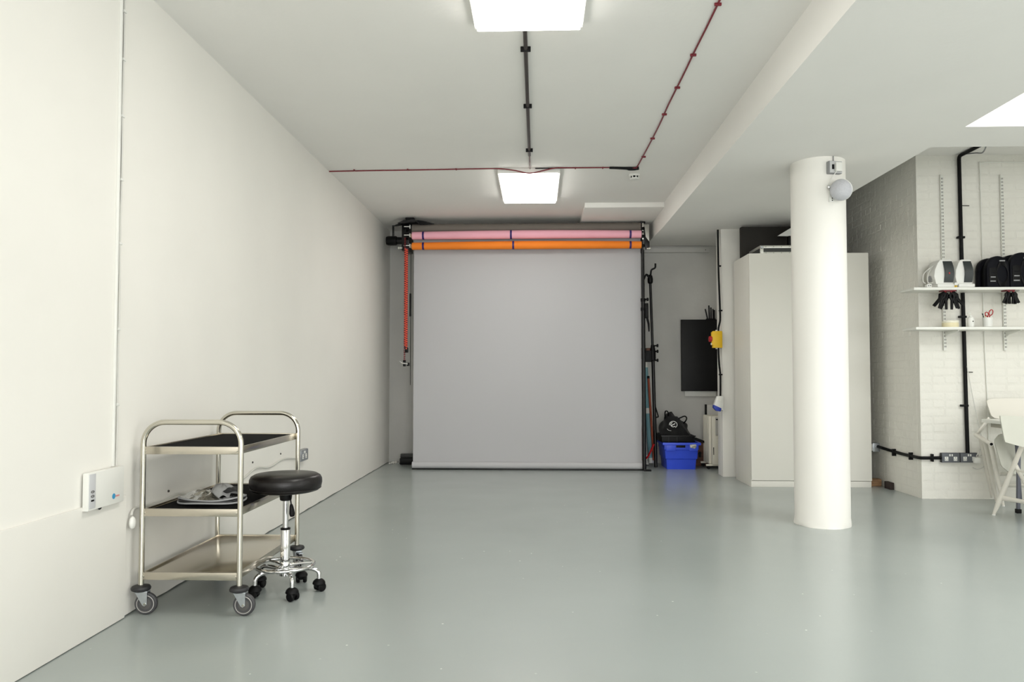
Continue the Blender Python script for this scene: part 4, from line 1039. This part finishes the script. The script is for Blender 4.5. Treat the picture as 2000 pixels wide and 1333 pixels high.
M().tube(spline([Q(1826, 518, 6.8), Q(1815, 525), Q(1804, 536), Q(1803, 550), Q(1808, 554)], 6), .004, 8).build('cable', CABLEW, t)
M().tube(spline([Q(1822, 520, 6.8), Q(1813, 535), Q(1812, 550), Q(1815, 554), Q(1822, 552)], 6), .004, 8).build('cable', CABLEW, t)
M().rbox(Q(1808, 550).x, Q(1818, 550).x, 6.71, 6.75, SU+.001, SU+.03, .006).build('plug', WHITEP, t)
M().rbox(Q(1810, 550).x, Q(1812, 550).x, 6.705, 6.712, SU+.012, SU+.018, .001).build('pin', BLACK, t)
M().rbox(Q(1814, 550).x, Q(1816, 550).x, 6.705, 6.712, SU+.012, SU+.018, .001).build('pin', BLACK, t)
tg = thing('small_plug', 'small white plug with brass pins between the two fan heaters', 'plug', (Q(1863, 550).x, 6.72, SU))
M().rbox(Q(1861, 550).x, Q(1867.5, 550).x, 6.70, 6.74, SU+.018, SU+.042, .005).build('plug_body', WHITEP, tg)
M().rbox(Q(1862, 550).x, Q(1864, 550).x, 6.71, 6.73, SU+.001, SU+.018, .001).build('pin', mat('brass', (190, 160, 70), .35, .9), tg)
M().rbox(Q(1865, 550).x, Q(1867, 550).x, 6.71, 6.73, SU+.001, SU+.018, .001).build('pin', MATS['brass'], tg)

# extension reels
def reel(px0, px1, y, ztop, label):
    xa = at(px0, 530, 1, y).x; xb = at(px1, 530, 1, y).x; w = xb-xa; z0 = SU+.001; h = ztop-z0
    t = thing('extension_reel', label, 'cable reel', ((xa+xb)/2, y+.08, SU), 'black extension reels on the upper shelf')
    pr = [(0, 0)]+[(w*.5-w*.5*math.cos(PI*k/16), h*.58+h*.42*math.sin(PI*k/16)**.85) for k in range(17)]+[(w, 0)]
    M().prism([(xa+p, z0+q) for p, q in pr], y, y+.055).build('front_shell', NAVY, t, bevel=.010)
    M().prism([(xa+p, z0+q) for p, q in pr], y+.13, y+.185).build('rear_shell', NAVY, t, bevel=.010)
    M().prism([(xa+w*.1+p*.8, z0+q*.8+.01) for p, q in pr], y+.055, y+.13).build('drum', BLACK, t)
    for k in range(6):
        rr = h*.22+k*.006
        M().tube([(xa+w*.66+.25*w*math.cos(a*PI/8), y-.004, z0+h*.42+rr*math.sin(a*PI/8)*1.3) for a in range(16)], .0035, 6, closed=True).build('cable_turn', BLACK, t)
    M().rbox(xa+w*.54, xa+w*.78, y-.010, y+.004, z0+h*.82, z0+h*.86, .003).build('handle', GREYP, t)
    for k in range(3):
        M().rbox(xa+w*(.12+.02*k), xa+w*(.36), y-.006, y+.002, z0+h*(.18+.13*k), z0+h*(.21+.13*k), .001).build('vent_rib', GREYP if k < 2 else NAVY, t)
    M().rbox(xa+w*.08, xa+w*.42, y-.005, y+.002, z0+h*.14, z0+h*.62, .004).build('side_panel', BLACK, t)
reel(1928, 1972, 6.73, at(1950, 500, 1, 6.73).z, 'black cable reel on the upper shelf, nearer the heaters')
reel(1973, 2022, 6.73, at(1990, 493, 1, 6.73).z, 'black cable reel on the upper shelf, cut by the right edge of the view')

# spring clamps hanging below the upper shelf
def clamp_cluster(px, n, label, spread, zt, w0, sc=1.0):
    c = at(px, 570, 1, 6.72)
    for k in range(n):
        a = (k-(n-1)/2)*spread/(n-1)
        base = Vector((c.x+(k-(n-1)/2)*w0, 6.715+(.03 if k % 2 else 0), zt))
        ordn = ['leftmost', 'second from left', 'third from left', 'rightmost']
        which = ordn[k] if k < n-1 else 'rightmost'
        t = thing('spring_clamp', which+' of the '+label, 'clamp', base+Vector((0, 0, -.13)), label)
        R = Matrix.Translation(base) @ Matrix.Rotation(-a, 4, 'Y') @ Matrix.Diagonal((sc, sc, sc*.9, 1))
        def P(x, z, y=0): return R @ Vector((x, y, z))
        M().tube([P(0, 0), P(-.014, -.03), P(-.006, -.062), P(-.020, -.135)], [(.012, .012), (.022, .014), (.017, .013), (.016, .011)], 8).build('jaw_arm', BLACK, t)
        M().tube([P(.006, 0), P(.016, -.03), P(.008, -.062), P(.020, -.132)], [(.012, .012), (.022, .014), (.017, .013), (.016, .011)], 8).build('jaw_arm', BLACK, t)
        M().lathe([(.008, -.012), (.011, 0), (.008, .012)], P(0, -.055), (0, 1, 0), 12).build('spring_pivot', BLACKM, t)
        M().tube([P(0, .0), P(0, .016)], .007, 8).build('jaw_pad', REDP, t)
clamp_cluster(1854, 4, 'black clamps clustered under the left end of the upper shelf', 1.0, SU-.045, .030, 1.25)
clamp_cluster(1976, 4, 'black clamps clustered under the upper shelf below the reels', .55, SU-.045, .022, .85)
tag(M().rbox(at(1843, 570, 1, 6.7).x, at(1868, 570, 1, 6.7).x, 6.70, 6.78, SU-.036, SU-.025, .002).build('red_clamp_rail', mat('dark_red', (104, 16, 26), .5)), 'dark red rail under the upper shelf above the left clamps', 'rail')
tag(M().rbox(at(1966, 570, 1, 6.7).x, at(1983, 570, 1, 6.7).x, 6.70, 6.78, SU-.036, SU-.025, .002).build('red_clamp_rail', MATS['dark_red']), 'dark red rail under the upper shelf above the right clamps', 'rail')

# things on the lower shelf
z = SLo+.001
t = thing('tape_roll', 'wide cream roll of tape lying on the lower shelf', 'tape', (3.70, 6.76, z))
cxp = at(1857, 630, 1, 6.78).x
M().lathe([(.040, 0), (.066, 0), (.067, .012), (.067, .028), (.066, .040), (.040, .040)], (cxp, 6.79, z), (0, 0, 1), 32).build('lower_roll', CREAM2, t)
M().lathe([(.040, .0405), (.066, .0405), (.067, .05), (.066, .058), (.040, .058)], (cxp, 6.79, z), (0, 0, 1), 32).build('upper_roll', mat('pale_cream', (238, 234, 214), .5), t)
t = thing('pump_bottle', 'white pump bottle on the lower shelf right of the black conduit', 'bottle', (at(1895, 630, 1, 6.76).x, 6.76, z))
bx = at(1896, 630, 1, 6.76).x
M().lathe([(.026, 0), (.028, .004), (.028, .078), (.022, .088), (.012, .092)], (bx, 6.76, z), (0, 0, 1), 24).build('bottle_body', WHITEP, t)
M().lathe([(.012, .092), (.012, .104), (.004, .106), (.004, .122)], (bx, 6.76, z), (0, 0, 1), 16).build('pump_collar', WHITEL, t)
M().tube(fillet([(bx, 6.76, z+.120), (bx, 6.76, z+.128), (bx-.028, 6.75, z+.122)], .008), .005, 8).build('nozzle', WHITEL, t)
M().lathe([(.006, 0), (.006, .001)], (bx+.004, 6.7315, z+.05), (0, -1, 0), 12).build('label_dot', SLOT, t)
t = thing('scissors_pot', 'translucent white pot on the lower shelf, red-handled scissors standing in it', 'pot', (at(1929, 630, 1, 6.76).x, 6.76, z))
sx = at(1929, 630, 1, 6.76).x
M().lathe([(.030, 0), (.036, .003), (.042, .085), (.040, .086), (.034, .006), (.0, .005)], (sx, 6.76, z), (0, 0, 1), 28).build('pot_body', WHITEP, t)
def oval(c, rx, rz, ang, r, m, par, nm='handle_loop', n=20):
    pts = []
    for k in range(n):
        a = 2*PI*k/n; x, zz = rx*math.cos(a), rz*math.sin(a)
        pts.append((c[0]+x*math.cos(ang)-zz*math.sin(ang), c[1], c[2]+x*math.sin(ang)+zz*math.cos(ang)))
    M().tube(pts, r, 8, closed=True).build(nm, m, par)
t = thing('scissors', 'scissors with red and black loop handles standing in the white pot', 'scissors', (sx, 6.755, z+.02))
oval((sx-.018, 6.74, z+.115), .014, .018, .3, .0042, REDP, t); oval((sx+.022, 6.745, z+.130), .016, .026, -.35, .0042, REDP, t)
M().tube([(sx-.012, 6.742, z+.098), (sx-.004, 6.75, z+.07), (sx+.002, 6.755, z+.012)], [.005, .006, .003], 8).build('blade', REDP, t)
M().tube([(sx+.012, 6.745, z+.106), (sx+.006, 6.75, z+.07), (sx-.002, 6.757, z+.012)], [.005, .006, .003], 8).build('blade', REDP, t)
tp = thing('marker_pen', 'black pen leaning in the white pot beside the scissors', 'pen', (sx-.03, 6.76, z+.02))
M().tube([(sx-.046, 6.755, z+.118), (sx-.030, 6.758, z+.07), (sx-.016, 6.76, z+.012)], [.003, .0045, .0045], 8).build('pen_body', BLACK, tp)
M().tube([(sx-.047, 6.755, z+.122), (sx-.044, 6.755, z+.112)], .0055, 8).build('pen_cap', BLACK, tp)
tp = thing('craft_knife', 'yellow craft knife standing in the white pot', 'knife', (sx-.01, 6.77, z+.02))
M().tube([(sx-.014, 6.772, z+.10), (sx-.008, 6.77, z+.012)], [(.006, .003), (.006, .003)], 8).build('knife_body', YEL, tp)
M().tube([(sx-.0145, 6.772, z+.108), (sx-.014, 6.772, z+.10)], [(.004, .002), (.005, .0025)], 8).build('knife_end', BLACK, tp)

# ------------------------------------------------------------------ folding table and chairs at the right edge
def tapered(a, b, ra, rb, n=12):
    a = Vector(a); b = Vector(b); return [a, a.lerp(b, .15), a.lerp(b, .7), b], [ra, ra*1.02, (ra+rb)/2*1.05, rb]
t = thing('folding_table', 'white topped table on the brick wall side, behind the chairs at the right edge', 'table', (4.35, 6.4, 0))
M().rbox(3.875, 4.9, 6.08, 6.60, .728, .758, .004).build('tabletop', WHITEL, t)
M().rbox(3.93, 4.85, 6.14, 6.56, .690, .728, .003).build('apron', mat('table_grey', (176, 172, 158), .6), t)
for (x, y) in ((3.99, 6.28), (4.78, 6.28)):
    lg = M().tube([(x, y, .70), (x-.02, y, .03)], [(.016, .016)]*2, 4).build('leg', mat('grey_leg', (96, 98, 108), .4, .3), t)
    M().rbox(x-.038, x-.002, y-.018, y+.018, 0, .035, .004).build('foot_cap', BLACK, lg)
M().tube([(3.975, 6.30, .68), (4.10, 6.45, .06)], .012, 8).build('brace', MATS['grey_leg'], t)

# folded chair leaning between table and wall
t = thing('far_folding_chair', 'white folding chair next to the brick wall with its back above the table', 'chair', (4.2, 6.75, 0), 'white folding chairs at the right edge')
def plate(P, nu, nv, th, nrm, bow=0.0, rad=.12):
    """rounded-corner bowed plate spanned by four corners P00,P10,P11,P01"""
    P = [Vector(p) for p in P]; nn = Vector(nrm).normalized()
    def f(u, v):
        # squircle pull of the corners
        a = 2*u-1; b = 2*v-1
        a, b = a*(1-rad*abs(b)**8), b*(1-rad*abs(a)**8)
        u2 = (a+1)/2; v2 = (b+1)/2
        p = P[0].lerp(P[1], u2).lerp(P[3].lerp(P[2], u2), v2)
        return p+nn*bow*(1-a*a)
    return M().grid(f, nu, nv, th, nn)
yk = 6.78
a0, a1 = at(1937, 819, 1, yk), at(1930, 779, 1, yk)
plate([(a0.x, yk, a0.z), (a0.x+.50, yk, a0.z), (a1.x+.54, yk+.05, a1.z), (a1.x, yk+.05, a1.z)], 16, 8, .010, (0, -1, 0), -.03, .10).build('backrest', CHAIRW, t)
e1 = at(1906, 852, 1, 6.72); e0 = at(1932, 818, 1, 6.76); e2 = at(1936, 868, 1, 6.45)
M().tube([e0, e1], [(.020, .012), (.020, .012)], 10).build('arm', CHAIRW, t)
M().tube([e1+Vector((0, 0, .01)), e2], [.017, .020], 12).build('arm', CHAIRW, t)
M().lathe([(.012, 0), (.012, .006)], e2, (e2-e1), 12).build('arm_bore', BLACK, t)
for (pa, ya, pb_) in (((1916, 856), 6.86, (1938, 974)), ((1924, 862), 6.74, (1946.5, 981)), ((1934, 864), 6.56, (1960, 990))):
    a = at(*pa, 1, ya); b = at(*pb_, 2, 0.0); yb2 = min(b.y, 6.92); b = at(pb_[0], pb_[1]-1, 1, yb2)
    b = Vector((b.x, b.y, max(b.z, .004)))
    ps, rs = tapered(a, b, .020, .011); lg = M().tube(ps, rs, 12).build('leg', CHAIRW, t)
    M().lathe([(.012, 0), (.012, .010)], b+Vector((0, 0, -.003)), (0, 0, 1), 12).build('foot_cap', WHITEP, lg)
yk = 6.42
b0, b1, b2, b3 = at(1958, 924, 1, yk-.02), at(2035, 932, 1, yk-.02), at(2020, 846, 1, yk+.06), at(1937, 848, 1, yk+.06)
plate([b0, b1, b2, b3], 16, 12, .012, (0, -1, .1), .02, .16).build('seat', CHAIRSHADE, t)
for z_ in (.27, .17):
    M().tube([(4.06, 6.66, z_), (4.7, 6.66, z_)], [(.010, .022)]*2, 8).build('stretcher', CHAIRW, t)

t = thing('near_folding_chair', 'white folding chair cut by the right edge of the view, nearest to the camera', 'chair', (3.95, 5.85, 0), 'white folding chairs at the right edge')
yk = 5.80
c00, c10, c11, c01 = at(1961, 864, 1, yk), at(2060, 889, 1, yk-.10), at(2060, 818, 1, yk-.08), at(1951, 812, 1, yk+.02)
plate([c00, c10, c11, c01], 18, 8, .012, (0, -1, 0), -.035, .02).build('backrest', CHAIRSHADE, t)
F1 = at(1941, 1007, 2, 0.0); F1 = Vector((F1.x, F1.y, .006)); T1 = at(2004, 852, 1, 5.93)
ps, rs = [F1, F1.lerp(T1, .18), F1.lerp(T1, .3), T1], [.011, .021, .019, .017]
lg = M().tube(ps, rs, 14).build('leg', CHAIRW, t)
M().lathe([(.013, 0), (.013, .008)], (F1.x, F1.y, 0), (0, 0, 1), 14).build('foot_cap', WHITEP, lg)
off = Vector((.16, -.48, 0))
lg = M().tube([p_+off for p_ in ps], rs, 14).build('leg', CHAIRW, t)
s0 = F1.lerp(T1, .22); M().tube([s0, s0+off*.5, s0+off], [(.022, .011), (.014, .010), (.022, .011)], 12, flat=(0, 0, 1)).build('stretcher', CHAIRW, t)
# opposite pair of legs, crossing
R1 = Vector((T1.x+.12, T1.y-.03, .006)); R2 = F1.lerp(T1, .62)+Vector((.01, 0, .02))
for o_ in (Vector(), off):
    M().tube([R1+o_, R2+o_], [.011, .017], 12).build('leg', CHAIRW, t)
sp0 = at(1975, 915, 1, 5.93)
def seatf(u, v):
    a = 2*u-1; b = 2*v-1; k = .15*abs(a)**4*abs(b)**4
    x = sp0.x+.20+.20*a*(1-k); y = sp0.y-.20+.20*b*(1-k)
    return (x, y, sp0.z-.005-.02*(1-a*a)+.0*b)
M().grid(seatf, 16, 12, .014, (0, 0, -1)).build('seat', CHAIRW, t)
